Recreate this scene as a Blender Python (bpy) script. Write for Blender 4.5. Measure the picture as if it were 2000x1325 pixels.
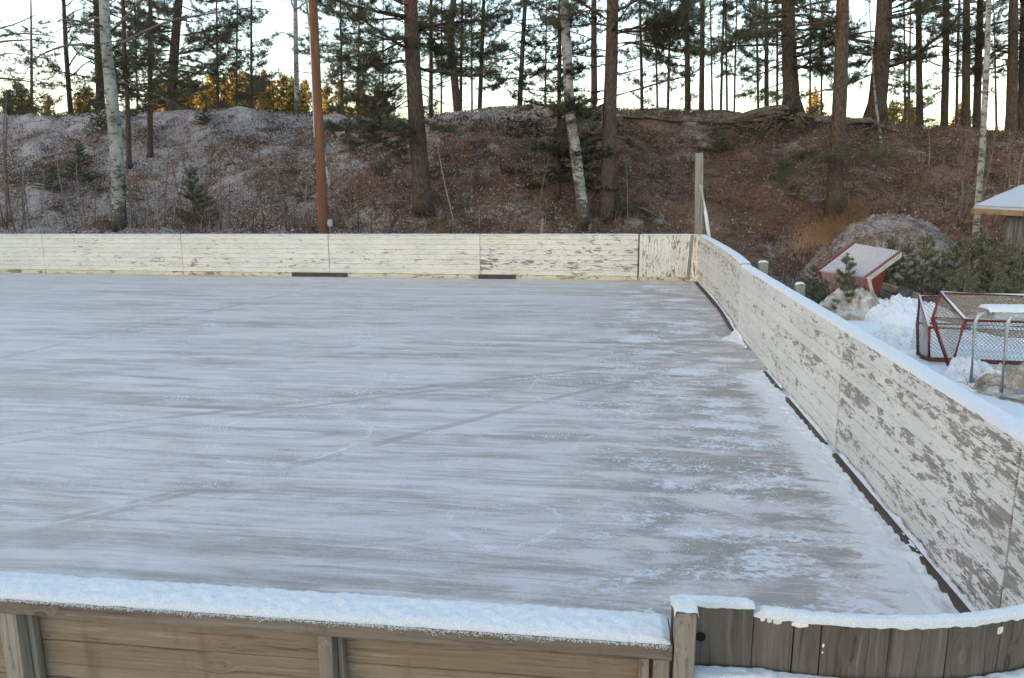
import bpy, math, random
import numpy as np
from mathutils import Vector, Matrix, noise as mnoise
random.seed(7); RNG = np.random.default_rng(7)
R = math.radians
for o in list(bpy.data.objects): bpy.data.objects.remove(o)
S = bpy.context.scene; COL = S.collection

# ------------------------------------------------------------------ camera
F = 1496.; PT = R(11.425); RL = -0.003175; YAW = R(7.141); CAMZ = 2.472
CAM = np.array([0, 0, CAMZ])
FW = np.array([-math.sin(YAW)*math.cos(PT), math.cos(YAW)*math.cos(PT), -math.sin(PT)])
R0 = np.array([math.cos(YAW), math.sin(YAW), 0]); U0 = np.cross(R0, FW)
RT = R0*math.cos(RL)+U0*math.sin(RL); UT = U0*math.cos(RL)-R0*math.sin(RL)
cd = bpy.data.cameras.new('camera'); cam = bpy.data.objects.new('camera', cd); COL.objects.link(cam)
m = Matrix.Identity(4)
for i in range(3): m[i][0], m[i][1], m[i][2], m[i][3] = RT[i], UT[i], -FW[i], CAM[i]
cam.matrix_world = m
cd.sensor_width = 36; cd.lens = F/2000*36; cd.clip_start = .05; cd.clip_end = 5000
S.camera = cam

# ------------------------------------------------------------------ light
SUN_EL, SUN_AZ = 8.0, -116.0          # azimuth clockwise from +Y
w = bpy.data.worlds.new('World'); S.world = w; w.use_nodes = True
nt = w.node_tree; sky = nt.nodes.new('ShaderNodeTexSky'); sky.sky_type = 'NISHITA'; sky.sun_disc = False
sky.sun_elevation = R(SUN_EL); sky.sun_rotation = R(SUN_AZ); sky.altitude = 100; sky.air_density = 1.0; sky.dust_density = 2.0; sky.ozone_density = 0.7
bg = nt.nodes['Background']; bg.inputs[1].default_value = .15; nt.links.new(sky.outputs[0], bg.inputs[0])
sd = bpy.data.lights.new('sun', 'SUN'); sd.energy = 5.0; sd.angle = R(.5); sd.color = (1, .60, .24)
so = bpy.data.objects.new('sun', sd); COL.objects.link(so)
sv = Vector((math.sin(R(SUN_AZ))*math.cos(R(SUN_EL)), math.cos(R(SUN_AZ))*math.cos(R(SUN_EL)), math.sin(R(SUN_EL))))
so.rotation_euler = (-sv).to_track_quat('-Z', 'Y').to_euler()
S.view_settings.view_transform = 'Standard'; S.view_settings.look = 'None'
S.view_settings.exposure = 2.32; S.view_settings.gamma = 1

# ------------------------------------------------------------------ picture ray helpers (read a place off the photograph once, then build there)
def ray(u, v):
    a, b = u-1000, v-662.5; c, s = math.cos(RL), math.sin(RL)
    a, b = c*a+s*b, -s*a+c*b
    return FW*F+R0*a-U0*b
def Pz(u, v, z=0.): d = ray(u, v); return CAM+d*(z-CAMZ)/d[2]
def Py(u, v, y): d = ray(u, v); return CAM+d*y/d[1]
def Px(u, v, x): d = ray(u, v); return CAM+d*x/d[0]

# ------------------------------------------------------------------ terrain heights
_cu = [(0,229),(130,229),(200,224),(330,222),(420,216),(470,211),(560,222),(700,229),(800,235),(900,223),(960,213),(1080,209),(1200,214),(1400,215),(1500,224),(1580,226),(1650,232),(1760,248),(1900,257),(2000,262)]
_c = [Py(u, v, 33.) for u, v in _cu]
CX = np.array([-400]+[p[0] for p in _c]+[400]); CZ = np.array([_c[0][2]+.3]+[p[2] for p in _c]+[_c[-1][2]-.4])
def sstep(a, b, t):
    t = np.clip((t-a)/(b-a), 0, 1); return t*t*(3-2*t)
def terr(x, y):
    x = np.asarray(x, float); y = np.asarray(y, float)
    cz = np.interp(x, CX, CZ)
    t = np.clip((y-22.3-.5*np.sin(x*.35))/(33-22.3), 0, 1)
    prof = .72*t+.28*t*t*(3-2*t)
    prof = np.where(t > .93, prof+(1-prof)*sstep(.93, 1, t), prof)
    z = cz*prof
    z = z-sstep(33.3, 44, y)*.9-sstep(44, 120, y)*.6
    z = z+.10*np.sin(x*1.3+y*.9)*sstep(22.5, 25, y)*(1-sstep(31, 33, y))+.06*np.sin(x*2.9-y*1.7)*sstep(22.5, 25, y)*(1-sstep(31, 33, y))
    sun_blocker = 40*np.exp(-((x+96)/22)**2)*sstep(-110, -60, y)*(1-sstep(34, 52, y))  # added ridge out of view on the left, keeps low sun off rink and bank
    return z+sun_blocker-.03
def tz(x, y): return float(terr(x, y))
def hit(u, v):
    d = ray(u, v); d = d/d[1]
    for y in np.arange(20.5, 60, .05):
        p = CAM+d*y
        if p[2] <= tz(p[0], p[1]): return p
    return CAM+d*34

# ------------------------------------------------------------------ mesh builder
def frame_of(d):
    d = Vector(d).normalized(); a = Vector((0, 0, 1)) if abs(d.z) < .9 else Vector((1, 0, 0))
    x = d.cross(a).normalized(); return x, x.cross(d).normalized()
class MB:
    def __init__(s): s.v = []; s.f = []; s.m = []
    def face(s, pts, mi=0):
        n = len(s.v); s.v += [tuple(p) for p in pts]; s.f.append(tuple(range(n, n+len(pts)))); s.m.append(mi)
    def hexa(s, p, mi=0):            # 8 points: bottom ring 0-3, top ring 4-7
        n = len(s.v); s.v += [tuple(q) for q in p]
        for f in ((3,2,1,0),(4,5,6,7),(0,1,5,4),(1,2,6,5),(2,3,7,6),(3,0,4,7)): s.f.append(tuple(n+i for i in f)); s.m.append(mi)
    def box(s, a, b, mi=0):
        (x0,y0,z0),(x1,y1,z1) = a, b
        s.hexa([(x0,y0,z0),(x1,y0,z0),(x1,y1,z0),(x0,y1,z0),(x0,y0,z1),(x1,y0,z1),(x1,y1,z1),(x0,y1,z1)], mi)
    def beam(s, a, b, wd, ht, up=(0,0,1), mi=0):
        a, b = Vector(a), Vector(b); d = (b-a).normalized(); up = Vector(up); x = d.cross(up).normalized(); u = x.cross(d).normalized()
        x *= wd/2; u *= ht/2
        s.hexa([a-x-u, a+x-u, b+x-u, b-x-u, a-x+u, a+x+u, b+x+u, b-x+u], mi)
    def tube(s, pts, rad, n=6, mi=0, cap=True, lump=0.):
        pts = [Vector(p) for p in pts]; k = len(pts)
        if not hasattr(rad, '__len__'): rad = [rad]*k
        base = len(s.v); px = None
        for i, p in enumerate(pts):
            d = (pts[min(i+1,k-1)]-pts[max(i-1,0)])
            if d.length < 1e-9: d = Vector((0,0,1))
            d.normalize()
            if px is None: x, y = frame_of(d)
            else:
                x = px-d*px.dot(d)
                if x.length < 1e-6: x, y = frame_of(d)
                else: x.normalize(); y = d.cross(x)
            px = x
            for j in range(n):
                a = 2*math.pi*j/n; r = rad[i]
                if lump: r *= 1+lump*mnoise.noise(Vector((p.x*2+math.cos(a)*1.7, p.y*2+math.sin(a)*1.7, p.z*1.3)))
                s.v.append(tuple(p+x*(math.cos(a)*r)+y*(math.sin(a)*r)))
        for i in range(k-1):
            for j in range(n):
                a = base+i*n+j; b = base+i*n+(j+1) % n
                s.f.append((a, b, b+n, a+n)); s.m.append(mi)
        if cap:
            s.f.append(tuple(base+(k-1)*n+j for j in range(n))); s.m.append(mi)
            s.f.append(tuple(base+j for j in reversed(range(n)))); s.m.append(mi)
    def grid(s, P, mi=0):            # P[i][j] points
        n = len(s.v); a = len(P); b = len(P[0])
        for r in P: s.v += [tuple(q) for q in r]
        for i in range(a-1):
            for j in range(b-1):
                s.f.append((n+i*b+j, n+i*b+j+1, n+(i+1)*b+j+1, n+(i+1)*b+j)); s.m.append(mi)
    def build(s, name, mats, parent=None, smooth=False, bevel=0):
        me = bpy.data.meshes.new(name); mats = mats if isinstance(mats, (list, tuple)) else [mats]
        org = Vector(parent.location) if parent is not None and parent.parent is None else (Vector(parent['org']) if parent is not None else Vector((0,0,0)))
        me.from_pydata([(a-org.x, b-org.y, c-org.z) for a, b, c in s.v], [], s.f)
        for mt in mats: me.materials.append(mt)
        if len(mats) > 1: me.polygons.foreach_set('material_index', s.m)
        if smooth: me.polygons.foreach_set('use_smooth', [True]*len(s.f))
        me.update()
        o = bpy.data.objects.new(name, me); COL.objects.link(o)
        if parent is not None:
            o.parent = parent; o['org'] = list(org)
        if bevel:
            b = o.modifiers.new('bevel', 'BEVEL'); b.width = bevel; b.segments = 2; b.limit_method = 'ANGLE'
        return o
def tag(o, label=None, cat=None, group=None, kind=None):
    for k, v in (('label', label), ('category', cat), ('group', group), ('kind', kind)):
        if v: o[k] = v
    return o
def thing(name, loc, label, cat, group=None):
    o = bpy.data.objects.new(name, None); COL.objects.link(o); o.location = Vector(loc); o.empty_display_size = .2
    return tag(o, label, cat, group)
def fast_tris(name, V, mat, parent=None, nper=3, smooth=False):
    """V: (N,nper,3) array of separate small faces"""
    N = len(V); me = bpy.data.meshes.new(name); V = V.reshape(-1, 3).copy()
    if parent is not None: V -= np.array(parent.location if parent.parent is None else parent['org'])
    me.vertices.add(N*nper); me.vertices.foreach_set('co', V.astype(np.float32).ravel())
    me.loops.add(N*nper); me.loops.foreach_set('vertex_index', np.arange(N*nper, dtype=np.int32))
    me.polygons.add(N); me.polygons.foreach_set('loop_start', np.arange(0, N*nper, nper, dtype=np.int32))
    me.materials.append(mat); me.update(calc_edges=True); me.validate()
    o = bpy.data.objects.new(name, me); COL.objects.link(o)
    if parent is not None: o.parent = parent; o['org'] = list(parent.location)
    return o

# ------------------------------------------------------------------ node helpers
class NM:
    def __init__(s, name, rough=.8, spec=.3):
        s.mat = bpy.data.materials.new(name); s.mat.use_nodes = True; s.t = s.mat.node_tree; s.b = s.t.nodes['Principled BSDF']
        s.b.inputs['Roughness'].default_value = rough; s.b.inputs['Specular IOR Level'].default_value = spec
        s._tc = None
    def node(s, kind, **kw):
        n = s.t.nodes.new(kind)
        for k, v in kw.items(): setattr(n, k, v)
        return n
    def put(s, sock, v):
        if isinstance(v, bpy.types.NodeSocket): s.t.links.new(v, sock)
        elif v is not None:
            if hasattr(sock.default_value, '__len__') and not hasattr(v, '__len__'): v = (v, v, v)
            if hasattr(sock.default_value, '__len__') and len(sock.default_value) == 4 and len(v) == 3: v = tuple(v)+(1,)
            sock.default_value = v
    def P(s):
        if s._tc is None: s._tc = s.node('ShaderNodeTexCoord').outputs['Object']
        return s._tc
    def math(s, op, a, b=0., c=0., clamp=False):
        n = s.node('ShaderNodeMath', operation=op, use_clamp=clamp)
        s.put(n.inputs[0], a); s.put(n.inputs[1], b); s.put(n.inputs[2], c); return n.outputs[0]
    def vm(s, op, a, b): n = s.node('ShaderNodeVectorMath', operation=op); s.put(n.inputs[0], a); s.put(n.inputs[1], b); return n.outputs[0] if op != 'DOT_PRODUCT' else n.outputs['Value']
    def sep(s, v): n = s.node('ShaderNodeSeparateXYZ'); s.put(n.inputs[0], v); return n.outputs
    def comb(s, x, y, z=0.): n = s.node('ShaderNodeCombineXYZ'); s.put(n.inputs[0], x); s.put(n.inputs[1], y); s.put(n.inputs[2], z); return n.outputs[0]
    def noise(s, vec, scale=5., det=4., rough=.55, dist=0.):
        n = s.node('ShaderNodeTexNoise'); s.put(n.inputs['Vector'], vec); n.inputs['Scale'].default_value = scale
        n.inputs['Detail'].default_value = det; n.inputs['Roughness'].default_value = rough; n.inputs['Distortion'].default_value = dist
        return n.outputs[0]
    def voro(s, vec, scale, feature='F1', rnd=1., out=0):
        n = s.node('ShaderNodeTexVoronoi', feature=feature); s.put(n.inputs['Vector'], vec); n.inputs['Scale'].default_value = scale; n.inputs['Randomness'].default_value = rnd
        return n.outputs[out]
    def mul(s, vec, k): return s.vm('MULTIPLY', vec, k)
    def ramp(s, v, a, b, lo=0., hi=1., smooth=True):
        n = s.node('ShaderNodeMapRange', interpolation_type='SMOOTHSTEP' if smooth else 'LINEAR', clamp=True)
        s.put(n.inputs[0], v); s.put(n.inputs[1], a); s.put(n.inputs[2], b); s.put(n.inputs[3], lo); s.put(n.inputs[4], hi); return n.outputs[0]
    def mix(s, f, a, b):
        n = s.node('ShaderNodeMix', data_type='RGBA'); s.put(n.inputs[0], f); s.put(n.inputs[6], a); s.put(n.inputs[7], b); return n.outputs[2]
    def rpi(s): return s.node('ShaderNodeNewGeometry').outputs['Random Per Island']
    def oi(s): return s.node('ShaderNodeObjectInfo').outputs['Random']
    def color(s, c): s.put(s.b.inputs['Base Color'], c)
    def rough(s, r): s.put(s.b.inputs['Roughness'], r)
    def bump(s, h, strength=.4, dist=.01):
        n = s.node('ShaderNodeBump'); n.inputs['Strength'].default_value = strength; n.inputs['Distance'].default_value = dist
        s.put(n.inputs['Height'], h); s.t.links.new(n.outputs[0], s.b.inputs['Normal'])

# ------------------------------------------------------------------ materials
M = {}
def mat_simple(name, c, var=.25, scale=20, rough=.8, metal=0, bump=.2, bdist=.004, spec=.3):
    n = NM(name, rough, spec); a = n.noise(n.P(), scale, 5, .6)
    n.color(n.mix(n.ramp(a, .3, .7), tuple(x*(1-var) for x in c), tuple(min(1, x*(1+var)) for x in c)))
    n.b.inputs['Metallic'].default_value = metal; n.bump(a, bump, bdist); M[name] = n.mat; return n.mat
def mat_snow(name, c=(.70,.715,.74), grain=220., lump=14., dirt=0., dc=(.30,.24,.17)):
    n = NM(name, .75, .3); P = n.P()
    g = n.noise(P, grain, 3, .7); l = n.noise(P, lump, 4, .55)
    col = n.mix(n.ramp(g, .3, .7), tuple(x*.84 for x in c), tuple(min(1, x*1.08) for x in c))
    if dirt:
        d = n.noise(P, 5., 6, .72, .4); col = n.mix(n.ramp(d, .62-dirt*.25, .75-dirt*.15), col, dc)
        col = n.mix(n.ramp(n.noise(P, 26, 4, .7), .6, .68), col, tuple(x*.6 for x in dc))
    n.color(col); n.bump(n.math('ADD', n.math('MULTIPLY', g, .6), l), .7, .014)
    n.b.inputs['Subsurface Weight'].default_value = .0
    M[name] = n.mat; return n.mat
mat_snow('snow'); mat_snow('roof_frost', (.50,.49,.51), 120, 6); mat_snow('snow_dirty', (.62,.60,.57), 150, 11, 1.1); mat_snow('snow_white', (.72,.735,.76), 120, 9, .15, (.45,.38,.30))

def mat_wood(name, along, c0, c1, dark=(.055,.042,.032), gs=1., knots=True):
    """along: 0/1/2 axis of the grain in object space"""
    n = NM(name, .85, .2); x, y, z = n.sep(n.P()); ax = [x, y, z]; al = ax.pop(along)
    rp = n.rpi(); off = n.math('MULTIPLY', rp, 37.)
    al2 = n.math('ADD', al, off)
    kv = n.comb(n.math('MULTIPLY', al2, 3.4*gs), n.math('MULTIPLY', n.math('ADD', ax[0], off), 8*gs), n.math('MULTIPLY', n.math('ADD', ax[1], off), 8*gs)); k = n.voro(kv, 1.)
    sel = n.math('GREATER_THAN', n.sep(n.voro(kv, 1., out=1))[0], .62); k = n.math('ADD', k, n.math('SUBTRACT', 1., sel)); kn = n.ramp(k, .02, .45, 1., 0.)
    warp = n.noise(n.comb(n.math('MULTIPLY', al2, 2.2), n.math('MULTIPLY', ax[0], 4.), n.math('MULTIPLY', ax[1], 4.)), 1., 3)
    gv = n.comb(n.math('MULTIPLY', al2, 1.2*gs), n.math('ADD', n.math('MULTIPLY', ax[0], 70*gs), n.math('MULTIPLY', n.math('ADD', n.math('MULTIPLY', kn, .55), warp), 5.)), n.math('ADD', n.math('MULTIPLY', ax[1], 70*gs), n.math('MULTIPLY', kn, 6.)))
    g = n.noise(gv, 1., 4, .65); big = n.noise(n.comb(n.math('MULTIPLY', al2, 1.1), n.math('MULTIPLY', ax[0], 9.), n.math('MULTIPLY', ax[1], 9.)), 1., 4, .6)
    c = n.mix(n.ramp(big, .3, .7), c0, c1)
    c = n.mix(n.ramp(rp, 0, 1, 0., .35, False), c, tuple(q*.62 for q in c0))
    c = n.mix(n.ramp(g, .50, .72, 0., .75), c, dark)
    c = n.mix(n.ramp(g, .44, .28, 0., .5), c, tuple(min(1, q*1.5) for q in c1))
    if knots: c = n.mix(n.ramp(k, .14, .08, 0., .7), c, tuple(q*1.3 for q in dark)); c = n.mix(n.ramp(k, .07, .04, 0., .6), c, c0)
    st = n.noise(n.comb(n.math('MULTIPLY', al2, 7. if along != 2 else 1.5), n.math('MULTIPLY', ax[0], 1.5 if along != 2 else 14.), n.math('MULTIPLY', ax[1], 1.5 if along != 2 else 14.)), 1., 5, .7)
    c = n.mix(n.ramp(st, .52, .72, 0., .5), c, tuple(q*.4 for q in c0))
    n.color(c); n.bump(g, .7, .005); M[name] = n.mat; return n.mat
mat_wood('rail_wood', 0, (.150,.115,.088), (.215,.175,.142), (.04,.03,.024), 1.3); mat_wood('plank_wood', 0, (.225,.165,.115), (.285,.222,.168), (.075,.055,.04), 1.4); mat_wood('post_wood', 2, (.22,.185,.15), (.32,.28,.24), (.06,.047,.038), 1.3)
mat_wood('grey_plank', 2, (.098,.080,.064), (.165,.142,.122), (.025,.02,.016), 1.)
mat_wood('pole_wood', 2, (.17,.072,.040), (.225,.108,.064), (.08,.035,.02), .45, False)
mat_wood('shed_wood', 2, (.085,.075,.068), (.20,.19,.18), (.03,.026,.022), .35, False)
mat_wood('timber_grey', 2, (.25,.235,.19), (.34,.32,.27), (.10,.09,.07), .4, False)
mat_wood('dark_board', 1, (.075,.058,.046), (.11,.09,.075), (.03,.024,.02), .6, False)
mat_wood('fresh_board', 0, (.42,.31,.19), (.5,.40,.27), (.2,.13,.08), .5, False)

def mat_peel(name, along, paint, under, wood, amount, sx=1., seed=0., fine=.5, yellow=.0):
    n = NM(name, .55, .3); x, y, z = n.sep(n.P()); al = [x, y, z][along]; ac = z
    if along == 2: al, ac = z, x
    rp = n.rpi(); o = n.math('ADD', n.math('MULTIPLY', rp, 11.), seed)
    v1 = n.comb(n.math('MULTIPLY', al, 2.6*sx), n.math('ADD', n.math('MULTIPLY', ac, 8.*sx), 0.), o)
    a = n.noise(v1, 1., 9, .68, .25)
    patch = n.noise(n.comb(n.math('MULTIPLY', al, .45), n.math('MULTIPLY', ac, .9), seed), 1., 3, .5)
    v2 = n.comb(n.math('MULTIPLY', al, 9.*sx), n.math('MULTIPLY', ac, 40.*sx), o); b = n.noise(v2, 1., 5, .65, .2)
    s = n.math('ADD', a, n.math('MULTIPLY', n.math('SUBTRACT', patch, .5), .34))
    s = n.math('ADD', s, n.math('MULTIPLY', n.math('SUBTRACT', b, .5), .40))
    s = n.math('ADD', s, n.math('MULTIPLY', n.math('SUBTRACT', rp, .5), .13))
    peel = n.ramp(s, .66-amount*.3, .675-amount*.3)
    cr = n.ramp(n.noise(n.comb(n.math('MULTIPLY', al, 3.5*sx), n.math('MULTIPLY', ac, 75.*sx), o), 1., 4, .7, .3), .68-fine*.10, .72-fine*.08)
    dirty = n.noise(n.comb(n.math('MULTIPLY', al, 1.1), n.math('MULTIPLY', ac, 2.6), seed), 1., 5, .6)
    fl = n.noise(n.P(), 60, 3, .6)
    c = n.mix(n.ramp(dirty, .35, .75), paint, tuple(q*.82 for q in paint))
    c = n.mix(n.ramp(fl, .35, .7, 0., .18), c, tuple(q*.8 for q in paint))
    if yellow: c = n.mix(n.ramp(n.noise(n.comb(n.math('MULTIPLY', al, .5), n.math('MULTIPLY', ac, 7.), seed+3), 1., 4), .45, .7, 0., yellow), c, (paint[0]*.95, paint[1]*.84, paint[2]*.62))
    u = n.mix(n.ramp(n.noise(n.comb(n.math('MULTIPLY', al, 2.), n.math('MULTIPLY', ac, 22.), o), 1., 5, .65), .35, .65), under, tuple(q*.72 for q in under))
    c = n.mix(peel, c, u); c = n.mix(n.math('MULTIPLY', cr, .8), c, wood)
    n.color(c); h = n.math('SUBTRACT', n.math('MULTIPLY', n.math('SUBTRACT', 1., peel), .6), n.math('MULTIPLY', cr, .8))
    n.bump(n.math('ADD', h, n.math('MULTIPLY', fl, .15)), .6, .004); n.rough(n.ramp(peel, 0, 1, .55, .9)); M[name] = n.mat; return n.mat
mat_peel('paint_far', 0, (.79,.73,.64), (.37,.32,.26), (.09,.075,.055), .13, 1.2, 2., .95, .35)
mat_peel('paint_far_worn', 0, (.80,.735,.63), (.33,.28,.22), (.09,.075,.055), .26, 1.3, 12., 1.05, .35); mat_peel('paint_far_kick', 0, (.70,.60,.42), (.34,.26,.15), (.07,.05,.035), .42, 1., 5., .9, .6)
mat_peel('paint_far_vertical', 2, (.80,.75,.66), (.33,.28,.21), (.10,.08,.06), .32, 1.3, 8., .95, .2)
mat_peel('paint_right', 1, (.66,.65,.62), (.305,.283,.255), (.06,.052,.044), .45, 2.1, 1., .9)
mat_peel('paint_right_mid', 1, (.66,.645,.61), (.305,.283,.255), (.075,.065,.054), .22, 1.7, 4., .85); mat_peel('paint_right_far', 1, (.66,.65,.60), (.38,.34,.28), (.13,.11,.085), .34, 2.1, 6., 1.15, .2)

def mat_ice():
    n = NM('ice', .42, .35); P = n.P(); x, y, z = n.sep(P)
    wv = n.noise(P, .35, 3, .5); y2 = n.math('ADD', y, n.math('MULTIPLY', n.math('SUBTRACT', wv, .5), .35))
    s1 = n.noise(n.comb(n.math('MULTIPLY', x, .22), n.math('MULTIPLY', y2, 4.2)), 1., 7, .70, .08)
    s2 = n.noise(n.comb(n.math('MULTIPLY', x, .40), n.math('MULTIPLY', y2, 21.), 4.), 1., 7, .70, .10)
    s3 = n.noise(n.comb(n.math('MULTIPLY', x, .22), n.math('MULTIPLY', y2, .7), 9.), 1., 4, .55)
    s4 = n.noise(n.comb(n.math('MULTIPLY', x, 1.2), n.math('MULTIPLY', y2, 4.2), 2.), 1., 10, .72, .9)
    g = n.noise(P, 190, 3, .8); g2 = n.noise(P, 42, 5, .75)
    f = n.math('ADD', n.math('MULTIPLY', s1, .46), n.math('MULTIPLY', s2, .30)); f = n.math('ADD', f, n.math('MULTIPLY', s3, .20)); f = n.math('ADD', f, n.math('MULTIPLY', s4, .46))
    # edge zone by the right boards: swirled, scraped to bare ice
    ez = n.ramp(n.math('ADD', x, n.math('MULTIPLY', n.math('SUBTRACT', wv, .5), 1.6)), -.9, 1.0)
    sw = n.noise(n.comb(n.math('MULTIPLY', x, 1.5), n.math('MULTIPLY', y, 2.6), 7.), 1., 9, .70, 1.1)
    f = n.math('ADD', f, n.math('MULTIPLY', ez, n.math('SUBTRACT', n.math('MULTIPLY', sw, 1.0), .55)))
    f = n.math('ADD', f, n.math('MULTIPLY', n.math('SUBTRACT', g, .5), .38)); f = n.math('ADD', f, n.math('MULTIPLY', n.math('SUBTRACT', g2, .5), .22))
    frost = n.ramp(f, .575, .78)
    # long skidded tracks
    tr = None
    for (u0, v0, u1, v1, wd, off) in ((0,1058,1330,716,.045,0.),(60,1030,1300,726,.035,.24),(0,852,1000,738,.05,0.),(0,868,960,750,.035,.22),(0,700,560,574,.06,0.),(640,1062,1340,1112,.006,.3),(300,1085,1000,1128,.005,.5)):
        A, B = Pz(u0, v0), Pz(u1, v1); d = (B-A)[:2]; L = float(np.linalg.norm(d)); d = d/L; nn = (-d[1], d[0], 0)
        q = n.vm('SUBTRACT', P, tuple(A)); dist = n.math('ABSOLUTE', n.math('ADD', n.vm('DOT_PRODUCT', q, nn), n.math('MULTIPLY', n.math('SUBTRACT', wv, .5), .25)))
        al = n.vm('DOT_PRODUCT', q, (float(d[0]), float(d[1]), 0.))
        mk = n.math('MULTIPLY', n.ramp(dist, wd*1.25, wd*.8, 0., 1.), n.ramp(n.noise(n.comb(n.math('MULTIPLY', al, 1.3), off+u0*.01+v0, 0.), 1., 5, .65), .42, .52))
        tr = mk if tr is None else n.math('MAXIMUM', tr, mk)
    tr = n.math('MULTIPLY', tr, n.ramp(g2, .25, .6, .55, 1.))
    frost = n.math('MULTIPLY', frost, n.math('SUBTRACT', 1., n.math('MULTIPLY', tr, .66)))
    cl = n.noise(n.comb(n.math('MULTIPLY', x, 1.1), n.math('MULTIPLY', y, 2.4), 3.), 1., 3, .5); cr = n.noise(n.comb(n.math('MULTIPLY', x, 14.), n.math('MULTIPLY', y, 24.), 3.), 1., 5, .75, .8)
    crust = n.math('MULTIPLY', n.ramp(n.math('ADD', n.math('MULTIPLY', cl, .62), n.math('MULTIPLY', cr, .48)), .575, .63), n.ramp(ez, .2, .85, .08, .95))
    # crisp white scrape streaks and a few curved skate scuffs
    ss = n.noise(n.comb(n.math('MULTIPLY', x, .8), n.math('MULTIPLY', y2, 24.), 21.), 1., 9, .74, .25); pm = n.noise(n.comb(n.math('MULTIPLY', x, .5), n.math('MULTIPLY', y, 1.3), 17.), 1., 4, .6)
    streak = n.math('MULTIPLY', n.ramp(ss, .54, .66), n.ramp(pm, .44, .62, 0., .75))
    for (u0, v0, rad, wd) in ((980,1020,.42,.035),(1380,935,.30,.03),(1240,880,.55,.03),(1420,1030,.26,.03),(560,850,.8,.03),(1180,760,.9,.035),(1330,1090,.35,.03)):
        C0 = Pz(u0, v0); dd = n.math('ABSOLUTE', n.math('SUBTRACT', n.vm('DISTANCE', P, tuple(C0)) if False else n.math('SQRT', n.vm('DOT_PRODUCT', n.vm('SUBTRACT', P, tuple(C0)), n.vm('SUBTRACT', P, tuple(C0)))), n.math('ADD', rad, n.math('MULTIPLY', n.math('SUBTRACT', sw, .5), .35))))
        streak = n.math('MAXIMUM', streak, n.math('MULTIPLY', n.ramp(dd, wd, wd*.3), n.math('MULTIPLY', n.ramp(g2, .42, .56), n.ramp(cl, .42, .56, 0., .7))))
    # thin blown snow along the right boards
    fs = n.noise(n.comb(n.math('MULTIPLY', x, 5.), n.math('MULTIPLY', y, 16.), 12.), 1., 6, .72, .5); film = n.math('ADD', n.math('ADD', n.math('MULTIPLY', s4, .45), n.math('ADD', n.math('MULTIPLY', g2, .2), n.math('MULTIPLY', fs, .35))), n.ramp(x, 1.3, 2.1, -.20, .10))
    film = n.math('MULTIPLY', n.ramp(film, .43, .53), n.math('MULTIPLY', n.ramp(x, 1.1, 1.6), n.ramp(y, 10.6, 9.6)))
    crust = n.math('MAXIMUM', crust, n.math('MULTIPLY', film, .9))
    bare = n.mix(n.ramp(s3, .35, .65), (.295,.258,.228), (.345,.308,.278)); bare = n.mix(n.ramp(s2, .5, .7, 0., .45), bare, (.205,.176,.152))
    c = n.mix(frost, bare, (.585,.535,.508)); c = n.mix(streak, c, (.72,.68,.67)); c = n.mix(crust, c, (.69,.69,.705))
    c = n.mix(n.ramp(g, .62, .8, 0., .35), c, (.66,.65,.65))
    n.color(c); n.rough(n.ramp(frost, 0, 1, .34, .75)); n.bump(n.math('ADD', n.math('MULTIPLY', frost, .5), n.math('ADD', n.math('MULTIPLY', g, .25), n.math('MULTIPLY', crust, .8))), .35, .006)
    M['ice'] = n.mat
mat_ice()

def mat_bank():
    n = NM('bank', .95, .1); P = n.P(); x, y, z = n.sep(P)
    l = n.noise(P, 9, 6, .72, .3); f = n.noise(P, 30, 4, .75); big = n.noise(P, .5, 5, .6); med = n.noise(P, 2.2, 5, .65)
    c = n.mix(n.ramp(l, .3, .7), (.108,.058,.038), (.255,.145,.096))
    c = n.mix(n.ramp(med, .5, .7, 0., .8), c, (.15,.112,.085)); c = n.mix(n.ramp(big, .55, .75, 0., .5), c, (.09,.085,.045))
    dk = n.noise(P, 1.4, 6, .7, .4); c = n.mix(n.ramp(dk, .5, .66, 0., .75), c, (.035,.024,.017))  # shadow patches of the slope painted into the colour as near-black noise
    left = n.ramp(n.math('ADD', x, n.math('MULTIPLY', big, 9.)), -13, 7, .082, -.025, False)
    fr = n.math('ADD', n.math('ADD', n.math('MULTIPLY', f, .62), n.math('ADD', n.math('MULTIPLY', med, .20), n.math('MULTIPLY', l, .22))), n.math('ADD', left, n.math('MULTIPLY', n.math('SUBTRACT', big, .5), .45)))
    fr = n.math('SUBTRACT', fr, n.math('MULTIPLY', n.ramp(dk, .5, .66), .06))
    top = n.ramp(z, 4.2, 5.4, 0., .08)
    fr = n.math('ADD', fr, top)
    c = n.mix(n.ramp(fr, .56, .64, 0., .82), c, (.55,.495,.465))
    n.color(c); n.bump(n.math('ADD', l, f), .9, .05); M['bank'] = n.mat
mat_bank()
def mat_litter():
    n = NM('litter', .9, .1); rp = n.rpi(); P = n.P(); x, y, z = n.sep(P)
    big = n.noise(P, .5, 5, .6); med = n.noise(P, 2.2, 4, .6)
    c = n.mix(rp, (.07,.040,.027), (.235,.126,.08)); r2 = n.math('FRACT', n.math('MULTIPLY', rp, 13.7))
    c = n.mix(n.ramp(r2, .6, .9), c, (.20,.165,.135))
    left = n.ramp(n.math('ADD', x, n.math('MULTIPLY', big, 9.)), -13, 8, .46, .03, False)
    r3 = n.math('FRACT', n.math('MULTIPLY', rp, 91.3))
    c = n.mix(n.math('LESS_THAN', r3, n.math('ADD', left, n.math('MULTIPLY', n.math('SUBTRACT', med, .5), 1.1))), c, (.50,.45,.42))
    n.color(c); M['litter'] = n.mat
mat_litter()
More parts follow.
